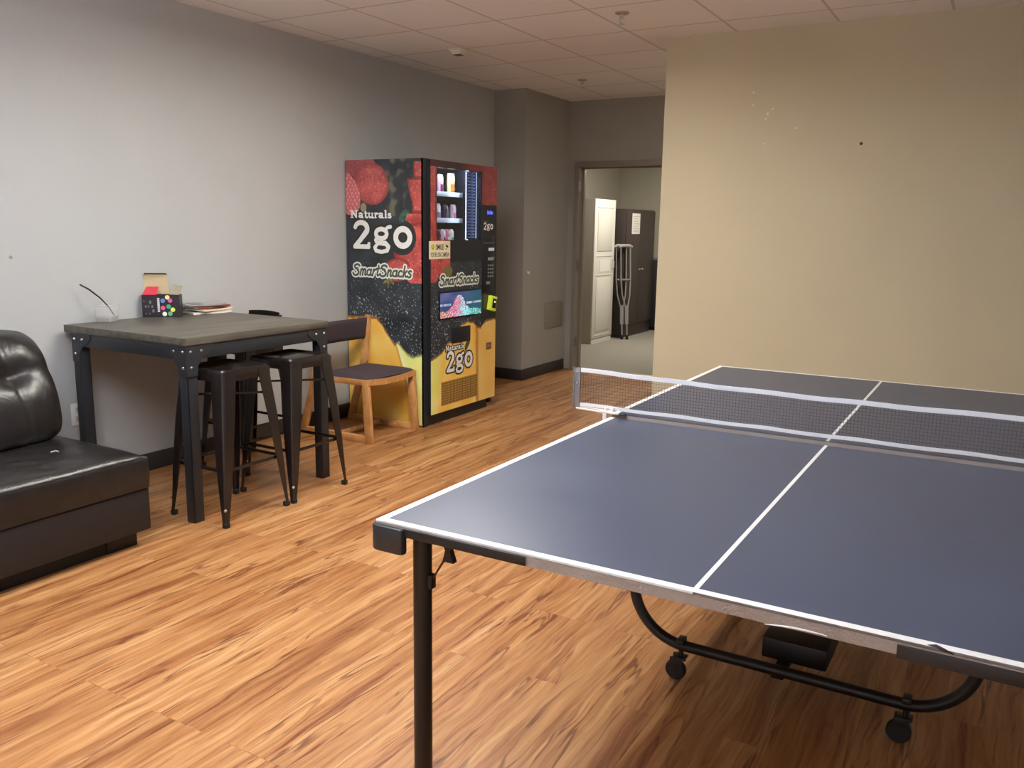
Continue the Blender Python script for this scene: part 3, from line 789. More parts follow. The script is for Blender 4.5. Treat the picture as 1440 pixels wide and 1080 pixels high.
# tufted back cushions
prof = [(-2.66, .43), (-2.535, .438), (-2.500, .49), (-2.508, .59), (-2.535, .69), (-2.58, .78), (-2.64, .86), (-2.70, .905), (-2.78, .925), (-2.87, .915), (-2.95, .88), (-2.975, .80), (-2.975, .55), (-2.95, .44)]
def pf(s_):
    k = s_*(len(prof)-1); i = min(int(k), len(prof)-2); f = k-i
    def c(a): return Vector(prof[max(0, min(a, len(prof)-1))])
    p0, p1, p2, p3 = c(i-1), c(i), c(i+1), c(i+2)
    return .5*((2*p1)+(p2-p0)*f+(2*p0-5*p1+4*p2-p3)*f*f+(3*p1-p0-3*p2+p3)*f**3)
def backc(y0, y1):
    m = MB(); nu, nv = 56, 60
    cx = Vector((-2.76, .68))
    def f(u, v):
        p = pf(u); y = y0+(y1-y0)*v
        ev = max(0, 1-abs(2*v-1)**5)**.5            # round ends
        q = cx+(p-cx)*(.80+.20*ev)
        d = (p-cx).normalized()
        # tufting: two button points per cushion and creases running between them
        tv = [.30, .72]; tu = .36
        dep = 0
        for a in tv:
            dd = math.hypot((v-a)*(y1-y0), (u-tu)*1.5)
            dep += .028*math.exp(-(dd/.07)**2)
        dep += .009*math.exp(-((u-tu-.02*math.sin(v*9))/.022)**2)*(1-.3*abs(2*v-1))
        for a in tv:
            dep += .006*math.exp(-((v-a-.02*math.sin(u*11))/.012)**2)*(1 if .06 < u < .62 else 0)
        wr = .010*noise.noise(Vector((u*7, y*6, 1)))+.005*noise.noise(Vector((u*18, y*15, 5)))
        puff = .018*abs(math.sin(PI*min(1, max(0, u/.72))*2))
        q = q+d*(puff*ev-dep+wr*ev)
        q.y = max(q.y, .425)
        return (q.x, y+(.5-v)*.02*(1-ev), q.y)
    m.surf(f, nu, nv)
    # end caps: fan to a domed centre
    for v in (0, 1):
        s_ = 1 if v else -1
        m.surf(lambda a, u: tuple(Vector(f(u, v)).lerp(Vector((cx.x, (y1 if v else y0)+s_*.02, cx.y)), a)+Vector((0, s_*.016*math.sin(PI/2*a), 0))), 8, nu)
    return m
for i, (y0, y1) in enumerate(((SY0+.02, -.60), (-.59, .125), (.135, SY1-.045))):
    obj('back_cushion', backc(y0, y1), m_leather, sofa, sharp=80)
obj('back_frame', MB().box((-2.99, SY0+.02, .27), (-2.94, SY1-.05, .80), .01), m_sofabase, sofa)
for o_ in sofa.children:
    if o_.name.startswith('back_cushion'): o_.data.update()
tag(obj('lint_scrap', MB().tube([(-2.30, .62, .445), (-2.29, .635, .449), (-2.275, .64, .447)], .004, 6), mat('lint', (150, 148, 146), .8)),
    'tiny grey scrap lying on the leather sofa seat', 'scrap')

# ------------------------------------------------------------------ things on the high table
TT = .905
m_clear = mat('clear_plastic', (225, 225, 228), .08)
MATS['clear_plastic'].node_tree.nodes['Principled BSDF'].inputs['Transmission Weight'].default_value = .0
MATS['clear_plastic'].node_tree.nodes['Principled BSDF'].inputs['Alpha'].default_value = .16
cb = thing('clear_plastic_box', 'small clear plastic container at the wall-side corner of the high table', 'container', (-2.935, 1.375, TT))
cc = Matrix.Translation((-2.935, 1.375, TT)) @ Matrix.Rotation(math.radians(32), 4, 'Z')
def rrect(hx, hy, r, z, n=4):
    pts = []
    for q, (sx, sy) in enumerate(((1, 1), (-1, 1), (-1, -1), (1, -1))):
        for k in range(n+1):
            a = PI/2*(q+k/n); pts.append((sx*(hx-r)+r*math.cos(a), sy*(hy-r)+r*math.sin(a), z))
    return pts
o1 = MB().loft([rrect(.038, .052, .008, .0005), rrect(.042, .056, .009, .088), rrect(.0405, .0545, .009, .088), rrect(.0365, .0505, .008, .003)], cap=True)
o1.bm.transform(cc); obj('container_wall', o1, m_clear, cb)
o2 = MB().loft([rrect(.044, .058, .009, .084), rrect(.044, .058, .009, .089), rrect(.041, .055, .009, .089), rrect(.041, .055, .009, .084), rrect(.044, .058, .009, .084)], cap=False); o2.bm.transform(cc)
obj('rim', o2, m_clear, cb)
o3 = MB().loft([rrect(.036, .05, .008, .004), rrect(.037, .051, .008, .028)]); o3.bm.transform(cc)
obj('contents', o3, mat('pale_grey_contents', (168, 160, 152), .6), cb)
sp = [(-2.93, 1.41, .94), (-2.935, 1.385, .985), (-2.945, 1.345, 1.035), (-2.965, 1.30, 1.08), (-2.985, 1.262, 1.107)]
tag(obj('black_stick', MB().tube(sp, [.0032, .0038, .0042, .0045, .004], 8), m_rubber), 'thin curved black stick standing in the clear plastic container', 'stick')

# open printed box
gb = thing('game_box', 'small open black cardboard box printed with coloured dots, on the high table', 'box', (-2.905, 1.70, TT))
ang = math.atan2(1.748-1.626, -2.841+2.994)
A = Vector((-2.985, 1.628, TT+.0008)); ex = Vector((math.cos(ang), math.sin(ang), 0)); ey = Vector((-math.sin(ang), math.cos(ang), 0)); ez = Vector((0, 0, 1))
BW, BD, BHh = .20, .075, .125
# rotate slightly so the rear corner clears the wall
def bp_(u, v, w_): return tuple(A+ex*u+ey*v+ez*w_)
def bquad(m, P4, t=.0012, n=None):
    P4 = [Vector(p) for p in P4]; n = (P4[1]-P4[0]).cross(P4[2]-P4[0]).normalized()*t
    b = bmesh.new(); A_ = [b.verts.new(p) for p in P4]; B_ = [b.verts.new(p+n) for p in P4]
    b.faces.new(A_); b.faces.new(B_[::-1])
    for k in range(4): b.faces.new((A_[k], B_[k], B_[(k+1) % 4], A_[(k+1) % 4]))
    bmesh.ops.recalc_face_normals(b, faces=b.faces); m._merge(b)
body = MB()
bquad(body, [bp_(0, 0, 0), bp_(BW, 0, 0), bp_(BW, 0, BHh), bp_(0, 0, BHh)])
bquad(body, [bp_(0, BD, 0), bp_(BW, BD, 0), bp_(BW, BD, BHh), bp_(0, BD, BHh)])
bquad(body, [bp_(0, 0, 0), bp_(0, BD, 0), bp_(0, BD, BHh), bp_(0, 0, BHh)])
bquad(body, [bp_(BW, 0, 0), bp_(BW, BD, 0), bp_(BW, BD, BHh), bp_(BW, 0, BHh)])
bquad(body, [bp_(0, 0, 0.001), bp_(BW, 0, 0.001), bp_(BW, BD, 0.001), bp_(0, BD, 0.001)])
obj('carton', body, mat('black_print_card', (36, 28, 34), .35), gb)
m_kraft = mat('tan_card_inside', (206, 184, 146), .8)
fl = MB(); bquad(fl, [bp_(.0, BD, BHh), bp_(BW*.66, BD, BHh), bp_(BW*.64, BD-.004, BHh+.112), bp_(.0, BD-.004, BHh+.112)])
obj('flap', fl, m_kraft, gb)
fl = MB(); bquad(fl, [bp_(.0, BD-.004, BHh+.112), bp_(BW*.64, BD-.004, BHh+.112), bp_(BW*.62, BD-.022, BHh+.120), bp_(.008, BD-.022, BHh+.120)])
obj('flap', fl, mat('brown_card_edge', (98, 80, 62), .8), gb)
fl = MB(); bquad(fl, [bp_(0.0, 0, BHh), bp_(0.004, BD*.7, BHh), bp_(.062, BD*.75, BHh+.04), bp_(.012, 0.005, BHh+.04)])
fl = MB(); bquad(fl, [bp_(0.002, .004, BHh), bp_(.080, .006, BHh), bp_(.088, .030, BHh+.045), bp_(.022, .030, BHh+.045)])
obj('flap', fl, mat('red_card', (196, 44, 62), .5), gb)
fl = MB(); bquad(fl, [bp_(BW*.70, BD*.55, BHh), bp_(BW, BD*.15, BHh), bp_(BW+.022, BD*.2, BHh+.050), bp_(BW*.82, BD*.6, BHh+.054)])
obj('flap', fl, mat('greyish_card', (176, 164, 142), .8), gb)
dots = MB()
cols = [((88, 140, 205), .113, .093), ((238, 236, 160), .138, .112), ((216, 84, 150), .152, .094), ((214, 80, 130), .112, .052), ((76, 160, 128), .143, .06), ((222, 228, 96), .165, .042), ((240, 240, 236), .120, .018), ((90, 165, 120), .15, .020)]
dm = []
fr_ = MB()
for i, (c, u, w_) in enumerate(cols):
    ctr = A+ex*u+ez*w_-ey*.0030
    b = bmesh.new(); vs = [b.verts.new(ctr+(ex*math.cos(2*PI*k/18)+ez*math.sin(2*PI*k/18))*.0125) for k in range(18)]; b.faces.new(vs)
    bmesh.ops.recalc_face_normals(b, faces=b.faces)
    fr_._merge(b, None, i); dm.append(mat('dot_ink_%d' % i, c, .4))
obj('dot_print', fr_, dm, gb)
pr = MB()
for k in range(7):   # small white print on the left half, and a vertical line of type
    z0 = .03+k*.0115
    b = bmesh.new(); vs = [b.verts.new(A+ex*u+ez*w_-ey*.0030) for u, w_ in ((.083, z0), (.0955, z0), (.0955, z0+.0085), (.083, z0+.0085))]; b.faces.new(vs); pr._merge(b)
for (u, w_, r) in ((.06, .035, .008), (.045, .085, .008), (.02, .06, .006), (.035, .06, .005), (.02, .02, .004), (.04, .02, .004), (.055, .06, .006), (.012, .09, .004)):
    b = bmesh.new(); vs = [b.verts.new(A+ex*(u+.8*r*math.cos(2*PI*k/8))+ez*(w_+1.3*r*math.sin(2*PI*k/8))-ey*.0030) for k in range(8)]; b.faces.new(vs); pr._merge(b, None, 1)
obj('type_print', pr, [mat('white_ink', (225, 225, 228), .4), mat('grey_ink', (120, 122, 116), .4)], gb)

# stack of magazines in glossy wrap
m_mag = mat('magazine_pages', (216, 208, 196), .6)
def mag(x, y, z, rz, w_, l, t, curl, label, covc, bandc):
    m = thing('magazine', label, 'magazine', (x, y, z), rz, 'magazines on the high table', world=False)
    def f(u, v, zz):
        return ((u-.5)*w_, (v-.5)*l, zz+curl*(abs(2*v-1)**2)*(.4+.6*v)+.002*math.sin(u*5))
    p = MB().surf(lambda u, v: f(u, v, t), 6, 20).surf(lambda u, v: f(u, v, 0.0005), 6, 20)
    for vv in (0, 1): p.surf(lambda u, a: f(u, vv, .0005+a*(t-.0005)), 6, 1)
    for uu in (0, 1): p.surf(lambda v, a: f(uu, v, .0005+a*(t-.0005)), 20, 1)
    obj('pages', p, m_mag, m)
    c = MB().surf(lambda u, v: f(u, v, t+.0012), 8, 24)
    c.surf(lambda v, a: (lambda q: (q[0]+.0015, q[1], q[2]))(f(1, v, a*(t+.0012))), 24, 1)
    obj('cover', c, covc, m)
    s_ = MB().surf(lambda u, v: f(.15+.7*u, .12+.3*v, t+.0022), 4, 8); obj('cover_print', s_, bandc, m)
    return m
g_dark = mat('glossy_dark_cover', (58, 54, 54), .18, coat=.5); g_sil = mat('glossy_silver_cover', (170, 168, 166), .15, metal=.3, coat=.6)
g_red = mat('dark_red_cover', (140, 60, 58), .25); g_cream = mat('cream_cover', (222, 206, 176), .35); g_tan = mat('tan_cover', (150, 128, 98), .35)
mag(-2.925, 2.02, TT, math.radians(-10), .15, .25, .010, .004, 'lowest magazine of the stack on the high table, white edged', mat('white_cover', (226, 220, 212), .3), g_red)
mag(-2.922, 2.04, TT+.0165, math.radians(6), .145, .24, .009, .004, 'cream magazine second from the bottom of the stack', g_cream, g_dark)
mag(-2.93, 2.03, TT+.032, math.radians(-3), .14, .235, .009, .005, 'dark red magazine in the middle of the stack on the high table', g_red, g_sil)
mag(-2.925, 1.995, TT+.0485, math.radians(-12), .14, .235, .008, .006, 'glossy silver magazine on top of the stack on the high table', g_sil, g_dark)

# ------------------------------------------------------------------ vending machine
VY0, VY1, VX0, VX1, VH = 3.404, 4.36, -3.015, -2.325, 1.895
vm = thing('vending_machine', 'tall snack vending machine wrapped in strawberry, blackberry and mango print', 'vending machine', ((VX0+VX1)/2, (VY0+VY1)/2, 0))
m_vblack = mat('vending_black', (34, 36, 41), .38)
m_vin = mat('vending_interior', (30, 33, 44), .4)
# window geometry
WY0, WY1, WZ0, WZ1 = 3.531, 4.112, 1.34, 1.842
CX = -2.34        # cabinet front plane
cab = MB()
cab.box((VX0, VY0+.004, .012), (CX, VY0+.035, VH)).box((VX0, VY1-.035, .03), (CX, VY1, VH)).box((VX0, VY0+.035, VH-.03), (CX, VY1-.035, VH))
cab.box((VX0, VY0+.035, .07), (VX0+.03, VY1-.035, VH-.03)).box((VX0+.03, VY0+.035, .07), (CX, VY1-.035, 1.27))
cab.box((CX, VY0, .0), (VX1, VY0+.052, VH)).box((VX0+.05, VY0+.03, 0), (CX-.0, VY1-.07, .07))
obj('cabinet', cab, m_vblack, vm)
inn = MB().box((VX0+.031, VY0+.036, 1.271), (CX-.002, VY0+.041, VH-.031)).box((VX0+.031, VY1-.041, 1.271), (CX-.002, VY1-.036, VH-.031)).box((VX0+.031, VY0+.041, 1.271), (VX0+.036, VY1-.041, VH-.031))
inn.box((-2.86, 4.055, 1.275), (-2.39, 4.062, VH-.035))
obj('interior_liner', inn, m_vin, vm)
kp = MB().box((VX0+.04, VY0+.05, 0), (-2.345, VY1-.085, .068)); obj('kick_base', kp, m_rubber, vm)

def nz(x, z, s=1, o=0): return noise.noise(Vector((x*s+o, z*s, o*.7)))
def mixc(a, c, t): t = max(0, min(1, t)); return tuple(a[i]+(c[i]-a[i])*t for i in range(3))
def sm(a, c, x): t = max(0, min(1, (x-a)/(c-a))); return t*t*(3-2*t)
def inpoly(p, poly):
    x, y = p; c = False; n = len(poly)
    for i in range(n):
        x1, y1 = poly[i]; x2, y2 = poly[i-1]
        if (y1 > y) != (y2 > y) and x < (x2-x1)*(y-y1)/(y2-y1)+x1: c = not c
    return c
BLK = (37, 42, 47); 
def berry_black(x, z):
    c = mixc(BLK, (52, 58, 66), .5+nz(x, z, 9))
    v = noise.noise(Vector((x*95, z*95, 3.3)))
    d = sm(1.35, 1.05, z)*.5+sm(1.05, .8, z)*.5
    if v > .50-.10*d and z < 1.5: c = mixc(c, (186, 198, 204), (v-.45+.10*d)*5*max(.15, d))
    return c
def red(x, z, pink=0):
    c = mixc((160, 62, 60), (204, 92, 84), .5+nz(x, z, 12, 4)*1.2)
    c = mixc(c, (150, 84, 88), sm(1.45, 1.9, z)*.45)
    c = mixc(c, (206, 112, 118), pink)
    v = noise.noise(Vector((x*60, z*60, 8)))
    if v > .35: c = mixc(c, (236, 156, 140), .45)
    if v < -.45: c = mixc(c, (130, 40, 38), .5)
    return c
def ell(x, z, cx, cz, rx, rz, rot=0):
    a = math.radians(rot); dx, dz = x-cx, z-cz
    u, v = dx*math.cos(a)+dz*math.sin(a), -dx*math.sin(a)+dz*math.cos(a)
    return math.hypot(u/rx, v/rz)
def mango(x, z, e=0):
    return mixc((246, 190, 76), (255, 218, 120), .5+nz(x, z, 5, 9)+e)
SB = [(-3.02, .765), (-2.90, .77), (-2.755, .775), (-2.69, .706), (-2.63, .63), (-2.585, .585), (-2.565, .605), (-2.53, .575), (-2.47, .525), (-2.42, .505), (-2.37, .52), (-2.32, .545)]
def bnd(S, x):
    for (a, za), (c, zc) in zip(S, S[1:]):
        if a <= x <= c: return za+(zc-za)*(x-a)/(c-a)
    return S[0][1] if x < S[0][0] else S[-1][1]
def side_col(u, v):
    x = -3.03+u*(-2.325+3.03); z = v*VH
    j = .010*noise.noise(Vector((x*22, z*22, 1)))
    zb = bnd(SB, x)+j
    if z < zb:
        # lime/mango split along a diagonal
        xs = -2.575+(.60-z)*.34
        if z < .3: xs = -2.473+(.3-z)*.10
        if x > xs:
            c = mixc((232, 242, 124), (252, 252, 190), .45+nz(x, z, 7, 2)*.9+.5*sm(xs+.10, xs, x))
            c = mixc(c, (248, 236, 150), sm(.35, .1, z)*.7)
            if zb-z < .025: c = mixc(c, (98, 104, 50), 1-(zb-z)/.025)
        else:
            c = mango(x, z, .25*math.sin((x+z*.35)*26))
            c = mixc(c, (176, 120, 40), sm(xs-.03, xs, x)*.5)
            if zb-z < .018: c = mixc(c, (120, 66, 36), .7)
        return c
    c = berry_black(x, z)
    # dark leafy gap, grey-green
    if z > 1.5 and -2.66 < x < -2.45:
        q = nz(x, z, 16, 6)
        if q > .05: c = mixc(c, (104, 108, 90), min(1, q*2.2))
    # strawberries
    if ell(x, z, -3.035, 1.875, .07, .10) < 1: c = mixc((150, 112, 116), BLK, .2)
    if ell(x, z, -2.90, 1.86, .16, .09, -10) < 1+.1*nz(x, z, 10): c = mixc(red(x, z, .5), (88, 50, 58), .35)
    e = ell(x, z, -2.79, 1.725, .165, .145, -20)
    if e < 1+.05*nz(x, z, 9, 3): c = mixc(red(x, z, .15), (116, 52, 50), sm(.7, 1.05, e)*.6)
    e = ell(x, z, -3.02, 1.66, .115, .165, 28)
    if e < 1:
        c = red(x, z, .75)
        w_ = math.sin(x*180+3*nz(x, z, 12)) * math.sin(z*120)
        c = mixc(c, (232, 178, 184), .55 if w_ > .25 else 0)
    if ell(x, z, -2.865, 1.56, .028, .032) < 1: c = (150, 146, 112)
    # right hand strawberry column
    xr = -2.455+.03*math.sin(z*9)+.02*nz(x, z, 7, 5)
    if z < 1.52: xr = -2.50-.02*math.sin((1.52-z)*14)
    if z > 1.76: xr = -2.405
    if z > 1.36 and x > xr and z < 1.875:
        c = red(x, z); c = mixc(c, (120, 40, 36), sm(xr+.025, xr, x)*.7)
        if abs(z-1.76) < .014 or abs(z-1.53) < .012: c = mixc(c, (90, 40, 36), .6)
    e = ell(x, z, -2.33, 1.26, .26, .20, 0)
    if e < 1: c = red(x, z, -.1); c = mixc(c, (120, 36, 34), sm(.82, 1, e)*.8)
    e = ell(x, z, -2.56, 1.12, .125, .085, 8)
    if e < 1: c = mixc(red(x, z), (120, 36, 34), sm(.7, 1, e)*.8)
    if x > -2.50 and 1.03 < z < 1.15 and ell(x, z, -2.38, 1.12, .12, .1) < 1: c = red(x, z)
    # dark surround of the big numerals
    if ell(x, z, -2.51, 1.35, .125, .125) < 1: c = (44, 48, 50)
    # leaf
    if ell(x, z, -2.50, 1.50, .055, .028, 55) < 1: c = mixc((72, 112, 92), (44, 78, 66), .5+nz(x, z, 40))
    # crown of the lowest berry
    e = math.hypot(x+2.64, z-1.055)
    if e < .045+.02*math.sin(7*math.atan2(z-1.055, x+2.64)): c = mixc((150, 148, 78), (80, 84, 52), .5+nz(x, z, 50))
    return c
m_print = vcol_mat('glossy_vinyl_print', .32, coat=.25)
painted('side_panel', lambda u, v: (-3.014+u*(-2.326+3.014), VY0, .012+v*(VH-.013)), 176, 450, side_col, m_print, vm)

FB = [(3.40, .50), (3.459, .498), (3.54, .514), (3.60, .535), (3.675, .604), (3.72, .60), (3.78, .66), (3.845, .715), (3.95, .735), (4.013, .725), (4.06, .69), (4.12, .665), (4.16, .70), (4.22, .722), (4.40, .725)]
DY0, DY1, DZ0, DZ1 = 3.456, 4.345, .085, 1.890
def front_col(u, v):
    y = DY0+u*(DY1-DY0); z = DZ0+v*(DZ1-DZ0)
    zb = bnd(FB, y)+.008*nz(y, z, 24)
    if z < zb:
        if y < 3.60+(z-.3)*.35: 
            c = mixc((232, 230, 120), (246, 238, 160), .5+nz(y, z, 8, 2))
            c = mixc(c, (246, 206, 100), sm(3.50, 3.62, y))
        else:
            c = mango(y, z, .3*math.sin((y-z*.25)*22))
            xs = 4.08-(z-.1)*.02
            if y > xs+.0: c = mixc(mango(y, z), (232, 190, 120), .45)
            if abs(y-xs) < .02: c = mixc(c, (166, 104, 34), .55)
        if zb-z < .014: c = mixc(c, (96, 60, 34), .7)
        return c
    if y > 4.128:   # control column
        if z > 1.60: return mixc(red(y, z), (96, 40, 40), .25+.3*sm(4.2, 4.14, y))
        return (30, 32, 37)
    c = berry_black(y, z) if z < 1.18 else (30, 33, 38)
    if y < 3.63 and z > 1.10:
        if z > 1.86: c = BLK
        else:
            c = red(y, z); 
            if y > 3.515 and z > 1.36: c = mixc(c, (70, 36, 36), .6)
    if z <= 1.335 and z > 1.03:
        if y < 3.70 and z > 1.12+.05*nz(y, z, 5): c = red(y, z)
        if y < 3.58 and z > 1.04 and ell(y, z, 3.46, 1.12, .10, .09) < 1: c = red(y, z)
        if ell(y, z, 3.67, 1.115, .06, .04) < 1: c = (120, 112, 66)
    if z > 1.845: c = mixc((62, 32, 36), (130, 48, 52), sm(3.8, 4.0, y))
    if z < 1.0 and y > 4.12: c = (32, 34, 38)
    return c
def win(u, v):
    y = DY0+u*(DY1-DY0); z = DZ0+v*(DZ1-DZ0)
    return WY0 < y < WY1 and WZ0 < z < WZ1
FX = -2.298
dbk = MB()
for (a, c, d, e) in ((DY0, WY0, DZ0, DZ1), (WY1, DY1, DZ0, DZ1), (WY0, WY1, DZ0, WZ0), (WY0, WY1, WZ1, DZ1)):
    dbk.box((-2.3402, a, d), (FX-.0012, c, e))
door = painted('door', lambda u, v: (FX, DY0+u*(DY1-DY0), DZ0+v*(DZ1-DZ0)), 200, 400, front_col, m_print, vm, skip=win, extra=dbk)
m_glass = bpy.data.materials.new('window_glass'); m_glass.use_nodes = True
nt = m_glass.node_tree; nt.nodes.clear(); o_ = nt.nodes.new('ShaderNodeOutputMaterial'); tr = nt.nodes.new('ShaderNodeBsdfTransparent'); gl = nt.nodes.new('ShaderNodeBsdfGlossy')
mxs = nt.nodes.new('ShaderNodeMixShader'); gl.inputs['Roughness'].default_value = .03
tr.inputs[0].default_value = (.93, .95, .98, 1)
mxs.inputs[0].default_value = .07; nt.links.new(tr.outputs[0], mxs.inputs[1]); nt.links.new(gl.outputs[0], mxs.inputs[2]); nt.links.new(mxs.outputs[0], o_.inputs[0])
obj('window_glass', MB().box((-2.312, WY0, WZ0), (-2.308, WY1, WZ1)), m_glass, vm)
# shelves, spirals, price rails
m_tray = mat('white_price_rail', (214, 226, 236), .3, emit=(190, 210, 240), estr=.0)
m_wire = mat('spiral_wire', (120, 122, 130), .3, metal=.9)
for z in (1.66, 1.47):
    sh = obj('shelf', MB().box((-2.92, VY0+.045, z-.006), (-2.43, 4.05, z)), m_vin, vm)
    obj('price_rail', MB().box((-2.432, VY0+.05, z-.008), (-2.418, 4.045, z+.026), .002), m_tray, sh)
    for yy in (3.60, 3.72, 3.84, 3.96):
        pts = [(-2.45-.0028*k, yy+.034*math.cos(k*.42), z+.042+.034*math.sin(k*.42)) for k in range(110)]
        obj('coil', MB().tube(pts, .0017, 5), m_wire, sh)
sh = obj('shelf', MB().box((-2.92, VY0+.045, 1.285), (-2.43, 4.05, 1.291)), m_vin, vm)
# led light strip down the right of the window
led = MB()
m_led = mat('led_strip', (230, 240, 255), .4, emit=(186, 210, 255), estr=4)
m_ledd = mat('led_ladder', (90, 104, 150), .3, emit=(86, 112, 190), estr=.2)
ls = obj('light_strip', MB().box((-2.362, 4.142, WZ0+.01), (-2.355, 4.150, WZ1-.0), .001), m_led, vm)
lad = MB()
for k in range(22): lad.box((-2.376, 4.050, WZ0+.012+k*.023), (-2.366, 4.134, WZ0+.021+k*.023), .001)
obj('light_ladder', lad, m_ledd, ls)
obj('light_ladder_backing', MB().box((-2.386, 4.02, WZ0-.02), (-2.378, 4.155, WZ1+.02)), mat('blue_black_panel', (30, 36, 64), .25), ls)
sl = bpy.data.lights.new('lamp', 'AREA'); sl.shape = 'RECTANGLE'; sl.size = .03; sl.size_y = .5; sl.energy = 1.2; sl.color = (.72, .82, 1)
slo = bpy.data.objects.new('lamp', sl); C.objects.link(slo); s3 = sl.copy(); s3.energy = 2.4; s3o = bpy.data.objects.new('lamp', s3); C.objects.link(s3o); s3o.location = (-2.385, 3.78, 1.856); z3 = Vector((.5, 0, .87)).normalized(); x3 = Vector((0, 1, 0)).cross(z3); s3o.rotation_euler = Matrix((x3, (0, 1, 0), z3)).transposed().to_euler();  slo.location = (-2.372, 4.032, 1.59); slo.rotation_euler = (PI/2, 0, math.radians(-68));  # second lamp, over the window, is added to brighten the bags
slo.rotation_euler = Vector((.30, 1, 0)).to_track_quat('Z', 'Y').to_euler()
# lettering
m_ink = mat('cream_lettering', (238, 240, 238), .4); m_inkd = mat('dark_lettering', (40, 46, 44), .4); m_green = mat('olive_lettering', (72, 88, 66), .4)
def stroke(m, pts, w_, off, face, y0, z0, sc, depth=.0006, round_=True):
    """flat ribbon with round joints, drawn on the machine's side or front"""
    P = []
    for i, p in enumerate(pts): P.append((Vector(p[:2]), (p[2] if len(p) > 2 else w_)))
    for (a, wa), (c, wc_) in zip(P, P[1:]):
        d = (c-a)
        if d.length < 1e-6: continue
        n_ = Vector((-d.y, d.x)).normalized()
        ring = [a+n_*wa/2, a-n_*wa/2, c-n_*wc_/2, c+n_*wc_/2]
        b = bmesh.new(); vs = [b.verts.new(face(y0+q.x*sc, z0+q.y*sc, off)) for q in ring]
        try: b.faces.new(vs)
        except ValueError: pass
        m._merge(b)
    for (a, wa) in P:
        b = bmesh.new(); vs = [b.verts.new(face(y0+(a.x+wa/2*math.cos(2*PI*k/16))*sc, z0+(a.y+wa/2*math.sin(2*PI*k/16))*sc, off)) for k in range(16)]
        b.faces.new(vs); m._merge(b)
def arc(cx, cy, rx, ry, a0, a1, n=18, w0=None, w1=None):
    out = []
    for k in range(n+1):
        t_ = k/n; a = math.radians(a0+(a1-a0)*t_)
        p = (cx+rx*math.cos(a), cy+ry*math.sin(a))
        if w0 is not None: p = (*p, w0+(w1-w0)*t_)
        out.append(p)
    return out
# glyph strokes, x-height 1.0
G2 = [arc(.42, 1.02, .30, .32, 165, -25, 16, .20, .26)+[(.36, .42, .22), (.12, .14, .2)], [(.10, .10, .20), (.78, .10, .20)], [(.74, .10, .18), (.80, .26, .16)]]
Gg = [arc(.42, .78, .26, .24, 0, 360, 26, .20, .20), [(.60, .98, .14), (.74, 1.12, .15), (.86, 1.14, .17)], [(.24, .58, .14), (.14, .46, .16), (.22, .32, .20), (.62, .30, .22), (.76, .14, .20), (.70, -.06, .18), (.42, -.14, .17), (.16, -.08, .18), (.10, .08, .17), (.24, .26, .15)]]
Go = [arc(.48, .62, .33, .42, 0, 360, 30, .26, .26)]
def raster(strokes, grow, face, off, x0, z0, x1, z1, res, m, name, parent):
    """letter drawn as runs of small cells whose centre lies within a stroke: no overlaps"""
    segs = []
    for st in strokes:
        P = [(p[0], p[1], p[2]) for p in st]
        segs += list(zip(P, P[1:])) if len(P) > 1 else [(P[0], P[0])]
    bm = bmesh.new()
    nz_ = int((z1-z0)/res)+1; nx_ = int((x1-x0)/res)+1
    grid = [[False]*nx_ for _ in range(nz_)]
    for (a, c) in segs:
        w0, w1 = a[2]/2+grow, c[2]/2+grow; W_ = max(w0, w1)
        ia, ib = int((min(a[0], c[0])-W_-x0)/res), int((max(a[0], c[0])+W_-x0)/res)+1
        ja, jb = int((min(a[1], c[1])-W_-z0)/res), int((max(a[1], c[1])+W_-z0)/res)+1
        dx, dz = c[0]-a[0], c[1]-a[1]; L2 = dx*dx+dz*dz
        for j in range(max(0, ja), min(nz_, jb)):
            z = z0+(j+.5)*res
            for i in range(max(0, ia), min(nx_, ib)):
                if grid[j][i]: continue
                x = x0+(i+.5)*res
                t_ = 0 if L2 == 0 else max(0, min(1, ((x-a[0])*dx+(z-a[1])*dz)/L2))
                if math.hypot(x-a[0]-t_*dx, z-a[1]-t_*dz) <= w0+(w1-w0)*t_: grid[j][i] = True
    for j in range(nz_):
        i = 0
        while i < nx_:
            if grid[j][i]:
                k = i
                while k < nx_ and grid[j][k]: k += 1
                xa, xb, za, zb = x0+i*res, x0+k*res, z0+j*res, z0+(j+1)*res
                bm.faces.new([bm.verts.new(face(px_, pz_, off)) for px_, pz_ in ((xa, za), (xb, za), (xb, zb), (xa, zb))])
                i = k
            else: i += 1
    if parent.type == 'EMPTY': bm.transform(Matrix.Translation(-parent.location))
    me = bpy.data.meshes.new(name); bm.to_mesh(me); bm.free(); me.materials.append(m)
    o = bpy.data.objects.new(name, me); C.objects.link(o); o.parent = parent
    return o
def placed(glyphs, x, z, w_, h_, gh, shear=0., ws=1.):
    """glyphs: list of (strokes, advance) in letter units; fits them into w_ x h_"""
    tot = sum(g[1] for g in glyphs); sx, sz = w_/tot, h_/gh; out = []; ad = 0
    for strokes, adv in glyphs:
        for s_ in strokes: out.append([(x+(p[0]+ad)*sx+p[1]*sz*shear, z+p[1]*sz, p[2]*(sx+sz)/2*ws) for p in s_])
        ad += adv
    return out
def W3(pts, w_): return [(p[0], p[1], p[2] if len(p) > 2 else w_) for p in pts]
